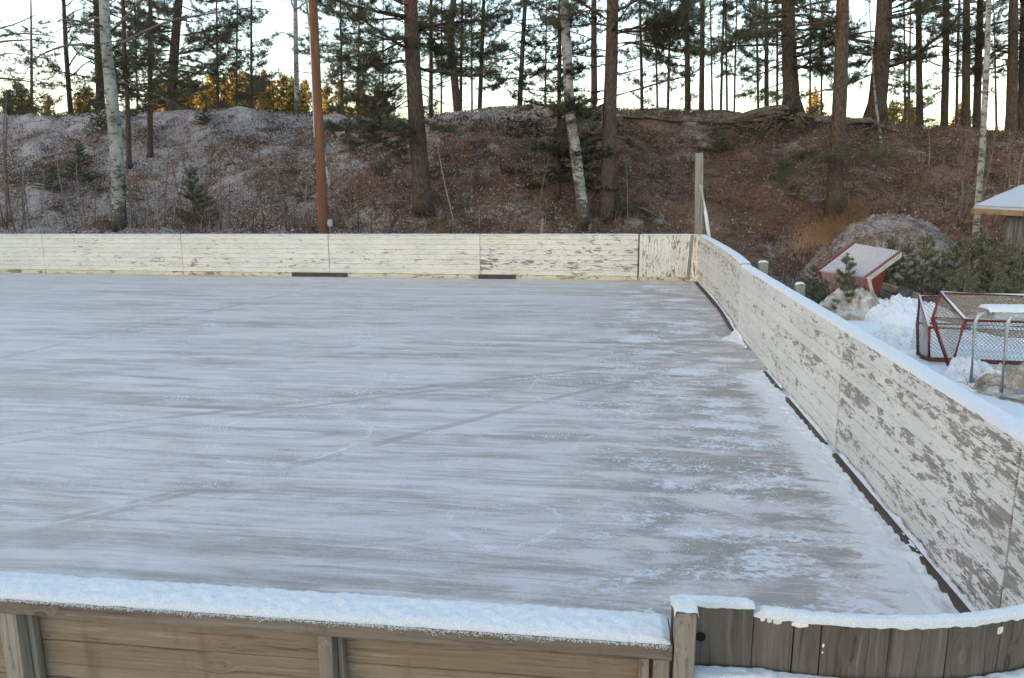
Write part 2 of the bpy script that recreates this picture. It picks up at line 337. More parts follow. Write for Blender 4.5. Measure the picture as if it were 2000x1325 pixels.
def mat_ground():
    n = NM('ground', .9, .15); P = n.P(); a = n.noise(P, .25, 6, .65); f = n.noise(P, 12, 5, .7)
    c = n.mix(n.ramp(f, .3, .7), (.07,.05,.036), (.14,.11,.085)); c = n.mix(n.ramp(n.math('ADD', n.math('MULTIPLY', a, .6), n.math('MULTIPLY', f, .4)), .47, .58), c, (.66,.68,.71))
    n.color(c); n.bump(f, .6, .05); M['ground'] = n.mat
    n = NM('snow_ground', .85, .2); P = n.P(); a = n.noise(P, 1.1, 7, .68, .3); f = n.noise(P, 34, 5, .75); g = n.noise(P, 8, 5, .65); y = n.sep(P)[1]
    far = n.ramp(y, 14.5, 18, 0., .22)
    c = n.mix(n.ramp(f, .3, .7), (.72,.74,.77), (.82,.84,.87))
    c = n.mix(n.ramp(n.math('ADD', n.math('ADD', n.math('MULTIPLY', a, .55), n.math('MULTIPLY', f, .25)), n.math('ADD', n.math('MULTIPLY', g, .25), far)), .60, .68, 0., .9), c, (.17,.125,.09))
    n.color(c); n.bump(n.math('ADD', g, f), .7, .03); M['snow_ground'] = n.mat
    n = NM('gravel', .95, .1); P = n.P(); v = n.voro(P, 26.); f = n.noise(n.mul(P, (13,13,26)), 1., 6, .8); a = n.noise(P, 2.2, 5, .6); z = n.sep(P)[2]
    c = n.mix(n.ramp(f, .3, .7), (.13,.088,.062), (.25,.185,.14)); c = n.mix(n.ramp(n.math('ADD', n.math('MULTIPLY', a, .4), n.math('MULTIPLY', f, .6)), .44, .56, 0., .78), c, (.42,.39,.375))
    n.color(c); n.bump(n.math('ADD', v, f), .9, .05); M['gravel'] = n.mat
mat_ground()
def mat_bark():
    n = NM('pine_bark', .95, .1); P = n.P(); x, y, z = n.sep(P)
    v = n.voro(n.mul(P, (17, 17, 4.5)), 1., 'DISTANCE_TO_EDGE'); f = n.noise(n.mul(P, (14, 14, 5)), 1., 5, .7)
    lo = n.mix(n.ramp(f, .3, .7), (.075,.052,.040), (.16,.118,.095)); hi = n.mix(n.ramp(f, .3, .7), (.17,.070,.036), (.29,.122,.064))
    c = n.mix(n.ramp(n.math('ADD', z, n.math('MULTIPLY', n.math('SUBTRACT', n.noise(P, 1.1, 4), .5), 3.)), 4.6, 8.2), lo, hi)
    c = n.mix(n.ramp(v, .14, .02, 0., .6), c, (.04,.03,.024)); n.color(c); n.bump(n.math('ADD', n.math('MULTIPLY', v, 1.5), f), .9, .03); M['pine_bark'] = n.mat
    n = NM('dark_bark', .95, .1); P = n.P(); f = n.noise(n.mul(P, (18, 18, 5)), 1., 5, .7)
    n.color(n.mix(n.ramp(f, .3, .7), (.045,.034,.027), (.105,.082,.066))); n.bump(f, .8, .02); M['dark_bark'] = n.mat
    n = NM('birch_bark', .8, .2); P = n.P(); x, y, z = n.sep(P)
    b = n.noise(n.mul(P, (4., 4., 9.)), 1., 6, .72, .5); s = n.noise(n.mul(P, (10, 10, 70)), 1., 3, .6); big = n.noise(n.mul(P, (2.2, 2.2, 1.6)), 1., 4, .6)
    c = n.mix(n.ramp(big, .35, .7), (.40,.375,.34), (.22,.20,.17)); c = n.mix(n.ramp(s, .52, .62, 0., .6), c, (.16,.14,.12))
    low = n.ramp(n.math('ADD', z, n.math('MULTIPLY', big, 1.2)), .3, 2.6, .17, .0)
    c = n.mix(n.ramp(n.math('ADD', n.math('ADD', b, low), n.math('MULTIPLY', n.math('SUBTRACT', big, .5), .35)), .53, .58, 0., .85), c, (.05,.042,.036)); n.color(c); n.bump(b, .7, .015); M['birch_bark'] = n.mat
    n = NM('twig', .9, .1); P = n.P(); f = n.noise(P, 8, 4); rp = n.rpi()
    n.color(n.mix(n.ramp(f, .3, .7), (.115,.086,.066), (.21,.168,.135))); M['twig'] = n.mat
    n = NM('pale_twig', .9, .1); P = n.P(); f = n.noise(P, 8, 4)
    n.color(n.mix(n.ramp(f, .3, .7), (.19,.155,.125), (.29,.25,.21))); M['pale_twig'] = n.mat
    n = NM('root_wood', .9, .1); P = n.P(); f = n.noise(P, 6, 5, .7)
    n.color(n.mix(n.ramp(f, .3, .7), (.085,.065,.050), (.20,.165,.13))); n.bump(f, .6, .03); M['root_wood'] = n.mat
mat_bark()
def mat_needle(name, a, b, frost=.0, fc=(.42,.44,.42)):
    n = NM(name, .7, .25); rp = n.rpi(); big = n.noise(n.P(), .9, 3)
    c = n.mix(rp, a, b); c = n.mix(n.ramp(big, .35, .7), c, tuple(q*.7 for q in a))
    if frost: c = n.mix(n.math('LESS_THAN', n.math('FRACT', n.math('MULTIPLY', rp, 57.)), frost), c, fc)
    n.color(c); n.b.inputs['Transmission Weight'].default_value = 0; M[name] = n.mat
mat_needle('pine_needles', (.078,.076,.042), (.172,.158,.08), .06, (.2,.21,.19)); mat_needle('spruce_needles', (.016,.024,.012), (.040,.048,.022), .04, (.2,.21,.2))
mat_needle('young_needles', (.095,.104,.050), (.19,.185,.09), .07, (.40,.42,.41)); mat_needle('heather', (.035,.034,.018), (.085,.065,.036), .05, (.25,.23,.22)); mat_needle('far_needles', (.14,.11,.03), (.26,.195,.05))
mat_needle('straw', (.36,.215,.11), (.52,.34,.19)); mat_needle('dead_stalk', (.085,.06,.042), (.17,.125,.09), .1)
def mat_metal_paint():
    n = NM('red_paint', .5, .4); P = n.P(); a = n.noise(P, 17, 5, .7); b = n.noise(P, 60, 4, .7)
    c = n.mix(n.ramp(a, .35, .7), (.30,.028,.025), (.20,.022,.02)); c = n.mix(n.ramp(n.math('ADD', n.math('MULTIPLY', a, .5), n.math('MULTIPLY', b, .5)), .55, .60), c, (.085,.045,.032))
    c = n.mix(n.ramp(b, .60, .66, 0., .7), c, (.55,.5,.5)); n.color(c); n.bump(b, .3, .003); M['red_paint'] = n.mat
mat_metal_paint()
mat_simple('rust_pipe', (.10,.045,.034), .4, 30); mat_simple('galvanized', (.40,.41,.42), .2, 40, .45, .6); mat_simple('net_cord', (.30,.27,.22), .35, 30)
mat_simple('red_wall', (.17,.026,.016), .25, 12); mat_simple('pink_wall', (.30,.19,.175), .2, 14); mat_simple('cream_trim', (.50,.43,.33), .15, 12); mat_simple('red_trim', (.25,.07,.072), .2, 20)
mat_simple('roof_tin', (.52,.465,.475), .16, 30); mat_simple('grey_plastic', (.36,.37,.36), .15, 20, .6); mat_simple('white_pipe', (.62,.63,.63), .12, 20, .5); mat_simple('black_hole', (.012,.010,.009), .2, 20)
mat_simple('chip_paint', (.70,.69,.66), .15, 60); mat_simple('ochre_board', (.24,.15,.08), .25, 8); mat_simple('rock', (.16,.145,.13), .4, 6, bump=.8, bdist=.03)

# ------------------------------------------------------------------ setting: ground sheets
def axis(parts):
    out = []
    for a, b, st in parts: out += list(np.arange(a, b, st))
    return np.array(out+[parts[-1][1]])
def sheet(name, xs, ys, fn, mat, smooth=True):
    X, Y = np.meshgrid(xs, ys); Z = fn(X, Y); nx, ny = len(xs), len(ys)
    me = bpy.data.meshes.new(name); V = np.stack([X, Y, Z], -1).reshape(-1, 3)
    i = np.arange((nx-1)*(ny-1)); a = (i//(nx-1))*nx+i % (nx-1); Fc = np.stack([a, a+1, a+nx+1, a+nx], -1)
    me.vertices.add(len(V)); me.vertices.foreach_set('co', V.astype(np.float32).ravel())
    me.loops.add(Fc.size); me.loops.foreach_set('vertex_index', Fc.astype(np.int32).ravel())
    me.polygons.add(len(Fc)); me.polygons.foreach_set('loop_start', np.arange(0, Fc.size, 4, dtype=np.int32))
    me.polygons.foreach_set('use_smooth', [smooth]*len(Fc)); me.materials.append(mat); me.update(calc_edges=True)
    o = bpy.data.objects.new(name, me); COL.objects.link(o); o['kind'] = 'structure'; return o
def vnoise(X, Y, sc, seed=0., oct=3):
    out = np.zeros(X.size); xf, yf = X.ravel(), Y.ravel()
    for i in range(X.size): out[i] = mnoise.fractal(Vector((xf[i]*sc, yf[i]*sc, seed)), 1., 2.1, oct)
    return out.reshape(X.shape)
HB = (-44., 40., 21.4, 36.)
def groundf(X, Y):
    z = terr(X, Y); inside = (X > HB[0]+.5) & (X < HB[1]-.5) & (Y > HB[2]+.5) & (Y < HB[3]-.5)
    ins2 = (X > 2.8) & (X < 15.5) & (Y > 2.5) & (Y < 20.8)
    return np.where(inside, z-1.2, np.where(ins2, z-.10, z))
sheet('ground', axis([(-1500,-200,100),(-200,-46,6),(-46,46,2),(46,200,10),(200,1500,100)]), axis([(-300,-60,20),(-60,20,4),(20,44,1),(44,140,6),(140,1600,80)]), groundf, M['ground'])
def bankf(X, Y):
    n = vnoise(X, Y, .8, 3.)*.24+vnoise(X, Y, 3.1, 8., 2)*.07
    fade = np.minimum(sstep(HB[2], HB[2]+1.2, Y), 1)*np.minimum(1, sstep(HB[3], HB[3]-2, Y) if False else 1-sstep(HB[3]-2, HB[3], Y)*.8)
    notch = (.55*np.exp(-((Y-31.9)/.42)**2)*sstep(3.2, 5.2, X)*(1-sstep(11.5, 14, X)))*(.7+.3*np.sin(X*2.3))
    return terr(X, Y)+n*fade+.02-notch
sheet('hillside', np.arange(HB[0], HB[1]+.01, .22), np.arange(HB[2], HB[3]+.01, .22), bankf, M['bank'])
sheet('ice', np.array([-30., 2.20]), np.array([2.17, 20.29]), lambda X, Y: X*0, M['ice'])
sheet('snow_field', np.arange(2.22, 16, .09), np.arange(2.6, 21.6, .09), lambda X, Y: vnoise(X, Y, .8, 1.)*.05+vnoise(X, Y, 3.4, 5., 2)*.018-.02, M['snow_ground'])

# leaf litter and stalks on the slope
def scatter_quads(name, n, xr, yr, smin, smax, mat, lift=.02, label=None, dens=None, fn=None):
    x = RNG.uniform(*xr, n); y = RNG.uniform(*yr, n)
    if dens is not None:
        k = RNG.uniform(0, 1, n) < dens(x, y); x, y = x[k], y[k]; n = len(x)
    z = (fn or terr)(x, y)+lift+RNG.uniform(-.02, .05, n)
    a = RNG.normal(size=(n, 3)); a /= np.linalg.norm(a, axis=1)[:, None]; b = RNG.normal(size=(n, 3)); b -= a*(a*b).sum(1)[:, None]; b /= np.linalg.norm(b, axis=1)[:, None]
    s = RNG.uniform(smin, smax, n)[:, None]; c = np.stack([x, y, z], -1)
    V = np.stack([c-a*s, c-b*s*.55, c+a*s, c+b*s*.55], 1)
    o = fast_tris(name, V, mat, None, 4); o['kind'] = 'stuff'; 
    if label: o['label'] = label
    return o
scatter_quads('leaf_litter', 230000, (-30, 27), (21.6, 34.5), .012, .044, M['litter'], .05, 'frosted brown leaf litter covering the wooded bank')

# ------------------------------------------------------------------ snow caps
def snow_cap(mb, path, wid, th, seg=.02, nw=10, lump=.006, sag=.012, seed=0., edge=.6):
    """path: list of (x,y,z) along the middle of the board; lies on z; rounded, rough"""
    P = [Vector(p) for p in path]; pts = []
    for a, b in zip(P[:-1], P[1:]):
        k = max(1, int((b-a).length/seg))
        pts += [a.lerp(b, i/k) for i in range(k)]
    pts.append(P[-1]); G = []
    for i, p in enumerate(pts):
        d = (pts[min(i+1, len(pts)-1)]-pts[max(i-1, 0)]); d.z = 0; d.normalize(); s = Vector((d.y, -d.x, 0)); row = []
        e = min(1, i*seg/.03+.25, (len(pts)-1-i)*seg/.03+.25)
        for j in range(nw+1):
            t = j/nw*2-1; prof = max(0., 1-abs(t)**3.5)**.5
            q = p+s*(t*wid/2*(1+.05*mnoise.noise(Vector((i*seg*14, t*2, seed)))))
            nz = mnoise.fractal(Vector((q.x*32, q.y*32, seed)), 1., 2.4, 4)*1.5
            nb = mnoise.noise(Vector((q.x*5, q.y*5, seed+4)))
            h = th*prof*e+(nz*lump+nb*lump*.8)*min(1, prof*1.5)
            if abs(t) > .999: h = -sag*(1+.9*mnoise.noise(Vector((q.x*40, q.y*40, seed+9))))
            row.append((q.x, q.y, q.z+h+.001))
        G.append(row)
    mb.grid(G)

# ------------------------------------------------------------------ far boards
def topz(x): return 1.108+(x+17.34)*.00475
SEAM = [-28.7,-24.5,-20.28,-16.055,-11.826,-7.562,-3.379,.785]
YF = 20.17
far = thing('board_fence', (-10, YF, 0), 'long cream rink boards across the far end below the wooded bank', 'rink boards', 'wooden boards round the rink')
for i, (a, b) in enumerate(zip(SEAM[:-1], SEAM[1:])):
    mb = MB(); nb = 8; z0 = .105
    dy = random.uniform(-.008, .012)
    for k in range(nb):
        f0, f1 = k/nb, (k+1)/nb; za0 = z0+(topz(a)-z0)*f0; za1 = z0+(topz(a)-z0)*f1-.004; zb0 = z0+(topz(b)-z0)*f0; zb1 = z0+(topz(b)-z0)*f1-.004
        y0 = YF+dy+random.uniform(-.003, .003); y1 = YF+.03
        a2, b2 = a+.006, b-.006
        mb.hexa([(a2,y0,za0),(b2,y0,zb0),(b2,y1,zb0),(a2,y1,za0),(a2,y0,za1),(b2,y0,zb1),(b2,y1,zb1),(a2,y1,za1)])
    mb.build('board_panel', M['paint_far_worn' if i == len(SEAM)-2 else 'paint_far'], far, bevel=.003)
    mb = MB(); mb.hexa([(a,YF+.034,.02),(b,YF+.034,.02),(b,YF+.06,.02),(a,YF+.06,.02),(a,YF+.034,topz(a)-.03),(b,YF+.034,topz(b)-.03),(b,YF+.06,topz(b)-.03),(a,YF+.06,topz(a)-.03)])
    mb.build('backing', M['dark_board'], far)
    mb = MB(); y0 = YF-.014+random.uniform(-.004,.004); mb.box((a+.01,y0,.0),(b-.01,YF+.028,.098)); mb.build('kick_strip', M['paint_far_kick'], far, bevel=.004)
    mb = MB(); snow_cap(mb, [(a,YF+.03,topz(a)-.004),(b,YF+.03,topz(b)-.004)], .10, .014, .06, 6, .004, .004, i)
    mb.build('snow_cap', M['snow'], far, True)
for xa, xb in ((-8.62,-7.05),(-3.42,-2.42)):
    mb = MB(); mb.box((xa,YF-.075,.004),(xb,YF-.018,.115)); tag(mb.build('kick_board', M['dark_board'], far, bevel=.006), 'dark bare kick board')
# ------------------------------------------------------------------ far corner, vertical boards
CP = [(.80,20.165),(1.3,20.20),(1.75,20.25),(2.06,20.27),(2.22,20.20),(2.295,19.95)]
def resample(path, st):
    P = [Vector(p) for p in path]; L = [0]
    for a, b in zip(P[:-1], P[1:]): L.append(L[-1]+(b-a).length)
    k = max(1, round(L[-1]/st)); out = []
    for i in range(k+1):
        s = L[-1]*i/k; j = 0
        while j < len(P)-2 and s > L[j+1]: j += 1
        out.append(P[j].lerp(P[j+1], (s-L[j])/(L[j+1]-L[j])))
    return out
corner = thing('corner_boards', (1.7, 20.25, 0), 'flaking white corner boards of upright planks at the far right of the rink', 'rink boards', 'wooden boards round the rink')
pp = resample([(x, y, 0) for x, y in CP], .095)
mb = MB()
for a, b in zip(pp[:-1], pp[1:]):
    d = (b-a).normalized(); nrm = Vector((-d.y, d.x, 0)); g = d*.0015; zt = 1.185+random.uniform(-.004,.004); k = nrm*.03; jit = nrm*random.uniform(-.002,.002)
    a2, b2 = a+g+jit, b-g+jit
    mb.hexa([a2+Vector((0,0,.09)), b2+Vector((0,0,.09)), b2+k+Vector((0,0,.09)), a2+k+Vector((0,0,.09)), a2+Vector((0,0,zt)), b2+Vector((0,0,zt)), b2+k+Vector((0,0,zt)), a2+k+Vector((0,0,zt))])
mb.build('plank_wall', M['paint_far_vertical'], corner, bevel=.002)
mb = MB()
for a, b in zip(pp[:-1], pp[1:]):
    d = (b-a).normalized(); nrm = Vector((-d.y, d.x, 0)); mb.beam(a-nrm*.004+Vector((0,0,.045)), b-nrm*.004+Vector((0,0,.045)), .028, .09)
mb.build('kick_strip', M['paint_far_kick'], corner)
mb = MB(); mb.hexa([(2.035,20.215,.02),(2.115,20.215,.02),(2.115,20.262,.02),(2.035,20.262,.02),(2.105,20.215,1.19),(2.185,20.215,1.19),(2.185,20.262,1.19),(2.105,20.262,1.19)]); mb.build('batten', M['timber_grey'], corner, bevel=.004)
mb = MB(); snow_cap(mb, [(p.x, p.y+.02, 1.187) for p in pp], .09, .014, .06, 6, .004, .004, 31); mb.build('snow_cap', M['snow'], corner, True)
# gap post between the far boards and the corner
mb = MB(); mb.box((.772,20.155,.02),(.808,20.20,1.185)); mb.build('gap_strip', M['dark_board'], corner, bevel=.003)

# ------------------------------------------------------------------ right boards
def side_boards(name, label, path, ztop, seams, mat, kick, seed, rows=8):
    """path: plan points (x,y), running away from the camera; the rink is on the -x side"""
    ys = np.array([p[1] for p in path]); xs = np.array([p[0] for p in path]); X = lambda y: float(np.interp(y, ys, xs))
    t = thing(name, (X(seams[0]), seams[0], 0), label, 'rink boards', 'wooden boards round the rink')
    for a, b in zip(seams[:-1], seams[1:]):
        mb = MB(); st = resample([(X(y), y, 0) for y in np.linspace(a+.008, b-.008, 6)], .4); jit = random.uniform(-.006, .006)
        for k in range(rows):
            z0 = .045+(ztop-.045)*k/rows; z1 = .045+(ztop-.045)*(k+1)/rows-.004; jj = jit+random.uniform(-.0025, .0025)
            n = len(mb.v)
            for p in st: mb.v += [(p.x+jj,p.y,z0),(p.x+.032,p.y,z0),(p.x+.032,p.y,z1),(p.x+jj,p.y,z1)]
            for i in range(len(st)-1):
                o = n+i*4
                for q in range(4): mb.f.append((o+q, o+(q+1) % 4, o+4+(q+1) % 4, o+4+q)); mb.m.append(0)
            mb.f.append((n+3,n+2,n+1,n)); mb.m.append(0); o = n+4*(len(st)-1); mb.f.append((o,o+1,o+2,o+3)); mb.m.append(0)
        mb.build('board_panel', mat(a) if callable(mat) else mat, t, bevel=.0025)
        mb = MB(); mb.beam((X(a)+.045, a, .01), (X(a)+.045, a, ztop-.06), .05, .09, (0,1,0)); mb.build('stud', M['timber_grey'], t)
        mb = MB(); st2 = [Vector((X(y)+.072, y, ztop-.022)) for y in np.linspace(a+.003, b-.003, 6)]
        for p, q in zip(st2[:-1], st2[1:]): mb.beam(p, q, .155, .044)
        mb.build('top_rail', mat(a) if callable(mat) else mat, t, bevel=.004)
        mb = MB(); snow_cap(mb, [(X(y)+.075, y, ztop) for y in np.linspace(a, b, 8)], .165, .028, .03, 12, .004, .006, seed+a); mb.build('snow_cap', M['snow'], t, True)
    mb = MB()
    bs = [Vector((X(y)+.046, y, .5)) for y in np.linspace(seams[0]+.02, seams[-1]-.02, 24)]
    for p, q in zip(bs[:-1], bs[1:]): mb.beam(p, q, .012, .9)
    mb.build('backing', M['dark_board'], t)
    for a, b, off, hh in kick:
        mb = MB(); st = [Vector((X(y)-off, y, hh/2-.002)) for y in np.linspace(a, b, 4)]
        for p, q in zip(st[:-1], st[1:]): mb.beam(p, q, .045, hh)
        mb.build('kick_board', M['dark_board'], t, bevel=.006)
        mb = MB(); snow_cap(mb, [(X(y)-off*.42-.004, y, hh*.55+.012*math.sin(y*5)) for y in np.linspace(a+.02, b-.02, 8)], off*.62, .045, .025, 8, .016, .03, seed+b); tag(mb.build('snow_ridge', M['snow'], t, True), None)
    return t
PR = [(2.19,3.2),(2.165,3.8),(2.162,7),(2.155,10.2),(2.165,12.88)]
side_boards('board_fence', 'near right rink boards with heavily flaking white paint and snow on the rail', PR, 1.15, [3.42,4.10,7.18,10.24,12.88], lambda a: M['paint_right'] if a < 7 else M['paint_right_mid'],
            [(3.3,6.95,.07,.062),(7.35,8.9,.07,.05),(9.3,10.15,.07,.05)], 50)
PR2 = [(2.17,12.90),(2.245,14.2),(2.30,16.2),(2.30,18.6),(2.295,19.93)]
side_boards('board_fence', 'far right rink boards, cracked cream paint, bulging outwards near the timber post', PR2, 1.185, [12.90,16.4,19.93], M['paint_right_far'], [(13.05,19.6,.06,.06)], 70, 8)

# ------------------------------------------------------------------ near boards (outside face towards the camera)
nf = thing('board_fence', (-.9, 2.1, 0), 'near bare timber rink fence with thick snow on its flat rail', 'rink boards', 'wooden boards round the rink')
mb = MB(); mb.box((-5.2,2.048,1.104),(.212,2.205,1.152)); mb.build('top_rail', M['rail_wood'], nf, bevel=.004)
mb = MB(); snow_cap(mb, [(-5.2,2.131,1.155),(.206,2.131,1.155)], .152, .018, .007, 24, .0042, .006, 1.)
for _ in range(2600):
    x = random.uniform(-2.3,.2); y = 2.047-abs(random.gauss(0,.0016)); z = 1.156-abs(random.gauss(0,.007))*(.4+.9*abs(mnoise.noise(Vector((x*9,3,0)))*2)); r = random.uniform(.0012,.0034); a = random.uniform(0,6.3); n = len(mb.v)
    mb.v += [(x+r*math.cos(a),y+.001,z+r*math.sin(a)),(x+r*math.cos(a+2.1),y+.001,z+r*math.sin(a+2.1)),(x+r*math.cos(a+4.2),y+.001,z+r*math.sin(a+4.2)),(x,y-r*.9,z)]
    for f in ((0,1,3),(1,2,3),(2,0,3)): mb.f.append(tuple(n+q for q in f)); mb.m.append(0)
mb.build('snow_cap', M['snow'], nf, True)
for k in range(8):
    mb = MB(); zt = 1.100-k*.142; mb.box((-5.2,2.135+.002*(k % 2),zt-.139),(.206,2.16,zt)); mb.build('board', M['plank_wood'], nf, bevel=.003)
for a, b in ((-4.1,-4.04),(-3.03,-2.97),(-1.965,-1.900),(-.872,-.826),(.160,.206)):
    mb = MB(); mb.box((a,2.060,0),(b,2.128,1.102)); mb.build('post', M['post_wood'], nf, bevel=.004)
    if a < 0:
        mb = MB(); mb.box((b+.002,2.100,0),(b+.020,2.132,1.101)); mb.build('cleat', M['post_wood'], nf, bevel=.003)
mb = MB(); mb.hexa([(.120,2.075,.45),(.150,2.075,.45),(.150,2.128,.45),(.120,2.128,.45),(.120,2.092,1.10),(.150,2.092,1.10),(.150,2.132,1.10),(.120,2.132,1.10)]); mb.build('brace', M['post_wood'], nf, bevel=.003)
mb = MB(); snow_cap(mb, [(.135,2.070,1.0),(.135,2.076,.9)], .026, .01, .01, 6, .003, .002, 4.); mb.build('snow_dusting', M['snow'], nf, True)

nc = thing('corner_boards', (.9, 2.25, 0), 'near curved corner of wide grey upright planks with snow on top', 'rink boards', 'wooden boards round the rink')
NP = [(.270,2.215),(.470,2.222),(.61,2.205),(.78,2.200),(.95,2.215),(1.12,2.25),(1.30,2.315),(1.48,2.41),(1.66,2.545),(1.83,2.72),(1.97,2.93),(2.08,3.17),(2.17,3.41)]
full = resample([(x, y, 0) for x, y in NP[1:]], .02)
wds = [.125,.083,.2,.195,.185,.2,.2,.19,.2,.2,.2]; acc = 0; i0 = 0
def plank(pts, zt, zb=0, th=.034):
    mb = MB(); G = []
    for i, p in enumerate(pts):
        d = (pts[min(i+1,len(pts)-1)]-pts[max(i-1,0)]).normalized(); n = Vector((-d.y, d.x, 0)); j = .0012 if 0 < i < len(pts)-1 else 0
        q = p; r = p+n*th; G.append([(q.x,q.y,zb),(q.x,q.y,zt),(r.x,r.y,zt),(r.x,r.y,zb)])
    mb.grid(G); k = len(G)-1
    mb.face([G[0][3],G[0][2],G[0][1],G[0][0]]); mb.face([G[k][0],G[k][1],G[k][2],G[k][3]]); return mb
plank([Vector((.224,2.210,0)), Vector((.279,2.213,0)), Vector((.37,2.216,0)), Vector((.468,2.216,0))], 1.193).build('plank', M['grey_plank'], nc, bevel=.003)
mb = MB(); mb.tube([(.312,2.219,1.088),(.312,2.2115,1.088)], .0165, 16); mb.build('knot_hole', M['black_hole'], nc)
for wd in wds:
    n = int(wd/.02); seg = full[i0:i0+n+1]
    if len(seg) < 2: break
    dd = (seg[1]-seg[0]).normalized()*.0022; seg = [p.copy() for p in seg]; seg[0] += dd; seg[-1] -= (seg[-1]-seg[-2]).normalized()*.0022
    plank(seg, 1.168+random.uniform(-.003,.003)).build('plank', M['grey_plank'], nc, bevel=.003); i0 += n
mb = MB()
bk = [p+Vector((-(full[min(i+1,len(full)-1)]-full[max(i-1,0)]).normalized().y, (full[min(i+1,len(full)-1)]-full[max(i-1,0)]).normalized().x, 0))*.036 for i, p in enumerate(full)]
for a, b in zip(bk[:-1:3], bk[3::3]): mb.beam(a+Vector((0,0,.58)), b+Vector((0,0,.58)), .003, 1.14)
mb.build('painted_lining', M['paint_right'], nc)
mb = MB(); snow_cap(mb, [(p.x*.5+q.x*.5, p.y*.5+q.y*.5, 1.170) for p, q in list(zip(full, bk))[::4]], .046, .016, .009, 12, .003, .008, 14.); mb.build('snow_cap', M['snow'], nc, True)
mb = MB(); snow_cap(mb, [(.216,2.232,1.194),(.472,2.236,1.194)], .046, .016, .009, 12, .003, .006, 15.); mb.build('snow_cap', M['snow'], nc, True)
# ledge with snow
led = [p-(q-p).normalized()*.034 for p, q in zip(full, bk)]; led = [Vector((.28,2.176,0)), Vector((.37,2.178,0))]+led
mb = MB()
for a, b in zip(led[:-1:3], led[3::3]): mb.beam(a+Vector((0,0,.957)), b+Vector((0,0,.957)), .062, .05)
mb.build('ledge', M['rail_wood'], nc)
mb = MB(); snow_cap(mb, [(p.x, p.y, .982) for p in led[::4]], .060, .016, .009, 10, .004, .008, 16.); mb.build('snow_cap', M['snow'], nc, True)
mb = MB()
for i, ln in ((7,3),(10,3),(13,4),(14,5)):
    a, b = full[min(i,len(full)-2)], full[min(i+1,len(full)-2)]
for (s0, s1, z0, z1) in ((.020,.034,1.150,1.162),(.040,.054,1.148,1.161),(.058,.083,1.146,1.161),(.112,.160,1.145,1.162),(.42,.47,1.156,1.163),(.62,.70,1.158,1.164),(.745,.765,1.12,1.145),(.80,.83,1.157,1.164),(.205,.211,1.085,1.098),(.205,.210,1.064,1.072)):
    def at(s): 
        i = min(int(s/.02), len(full)-2); p = full[i].lerp(full[i+1], s/.02-i); d = (full[i+1]-full[i]).normalized(); return p-Vector((-d.y,d.x,0))*.0022
    a, b = at(s0), at(s1); mm = at((s0+s1)/2)
    mb = MB(); mb.face([(a.x,a.y,z0+.004),(mm.x,mm.y,z0),(b.x,b.y,z0+.006),(b.x,b.y,z1),(mm.x,mm.y,z1+.001),(a.x,a.y,z1-.002)]); mb.build('paint_flake', M['chip_paint'], nc)
mb = MB(); mb.box((.217,2.045,0),(.276,2.112,1.262)); mb.build('end_post', M['post_wood'], nc, bevel=.005)
mb = MB(); snow_cap(mb, [(.2465,2.038,1.262),(.2465,2.118,1.262)], .070, .022, .008, 14, .004, .010, 17.); mb.build('snow_cap', M['snow'], nc, True)

# ------------------------------------------------------------------ snow lying on the ice
def drift(name, label, y0, y1, wfun, hfun, seed, x0=2.155):
    G = []; ny = int((y1-y0)/.022); nx = 26
    for i in range(ny+1):
        y = y0+(y1-y0)*i/ny; wd = wfun(y)*(1+.45*mnoise.noise(Vector((y*2.3, seed, 0)))+.22*mnoise.noise(Vector((y*9, seed, 3)))); row = []
        for j in range(nx+1):
            t = j/nx; x = x0-t*wd
            n = mnoise.fractal(Vector((x*11, y*11, seed)), 1., 2., 4); n2 = mnoise.fractal(Vector((x*34, y*34, seed)), 1., 2., 3); h = hfun(y)*(1-t)**1.5*(1+.6*n)+.012*n*(1-t)+.005*n2
            h -= .013*t**1.5
            row.append((x, y, h))
        G.append(row)
    mb = MB(); mb.grid(G); o = mb.build(name, M['snow'], None, True); return tag(o, label, None, None, 'stuff')
drift('snow_drift', 'thin ragged snow drift on the ice along the near right boards', 3.3, 10.2, lambda y: .24+.22*math.exp(-((y-5.1)/.22)**2)+.16*math.exp(-((y-4.1)/.5)**2)+.08*math.exp(-((y-8.6)/.7)**2)+.40*math.exp(-((y-9.9)/.25)**2), lambda y: .034+.03*math.exp(-((y-5.1)/.2)**2), 1., 2.10)
drift('snow_drift', 'small snow patch on the ice by the joint of the right boards', 11.8, 13.3, lambda y: .08+.30*math.exp(-((y-12.5)/.25)**2), lambda y: .014+.09*math.exp(-((y-12.7)/.4)**2), 6., 2.15)
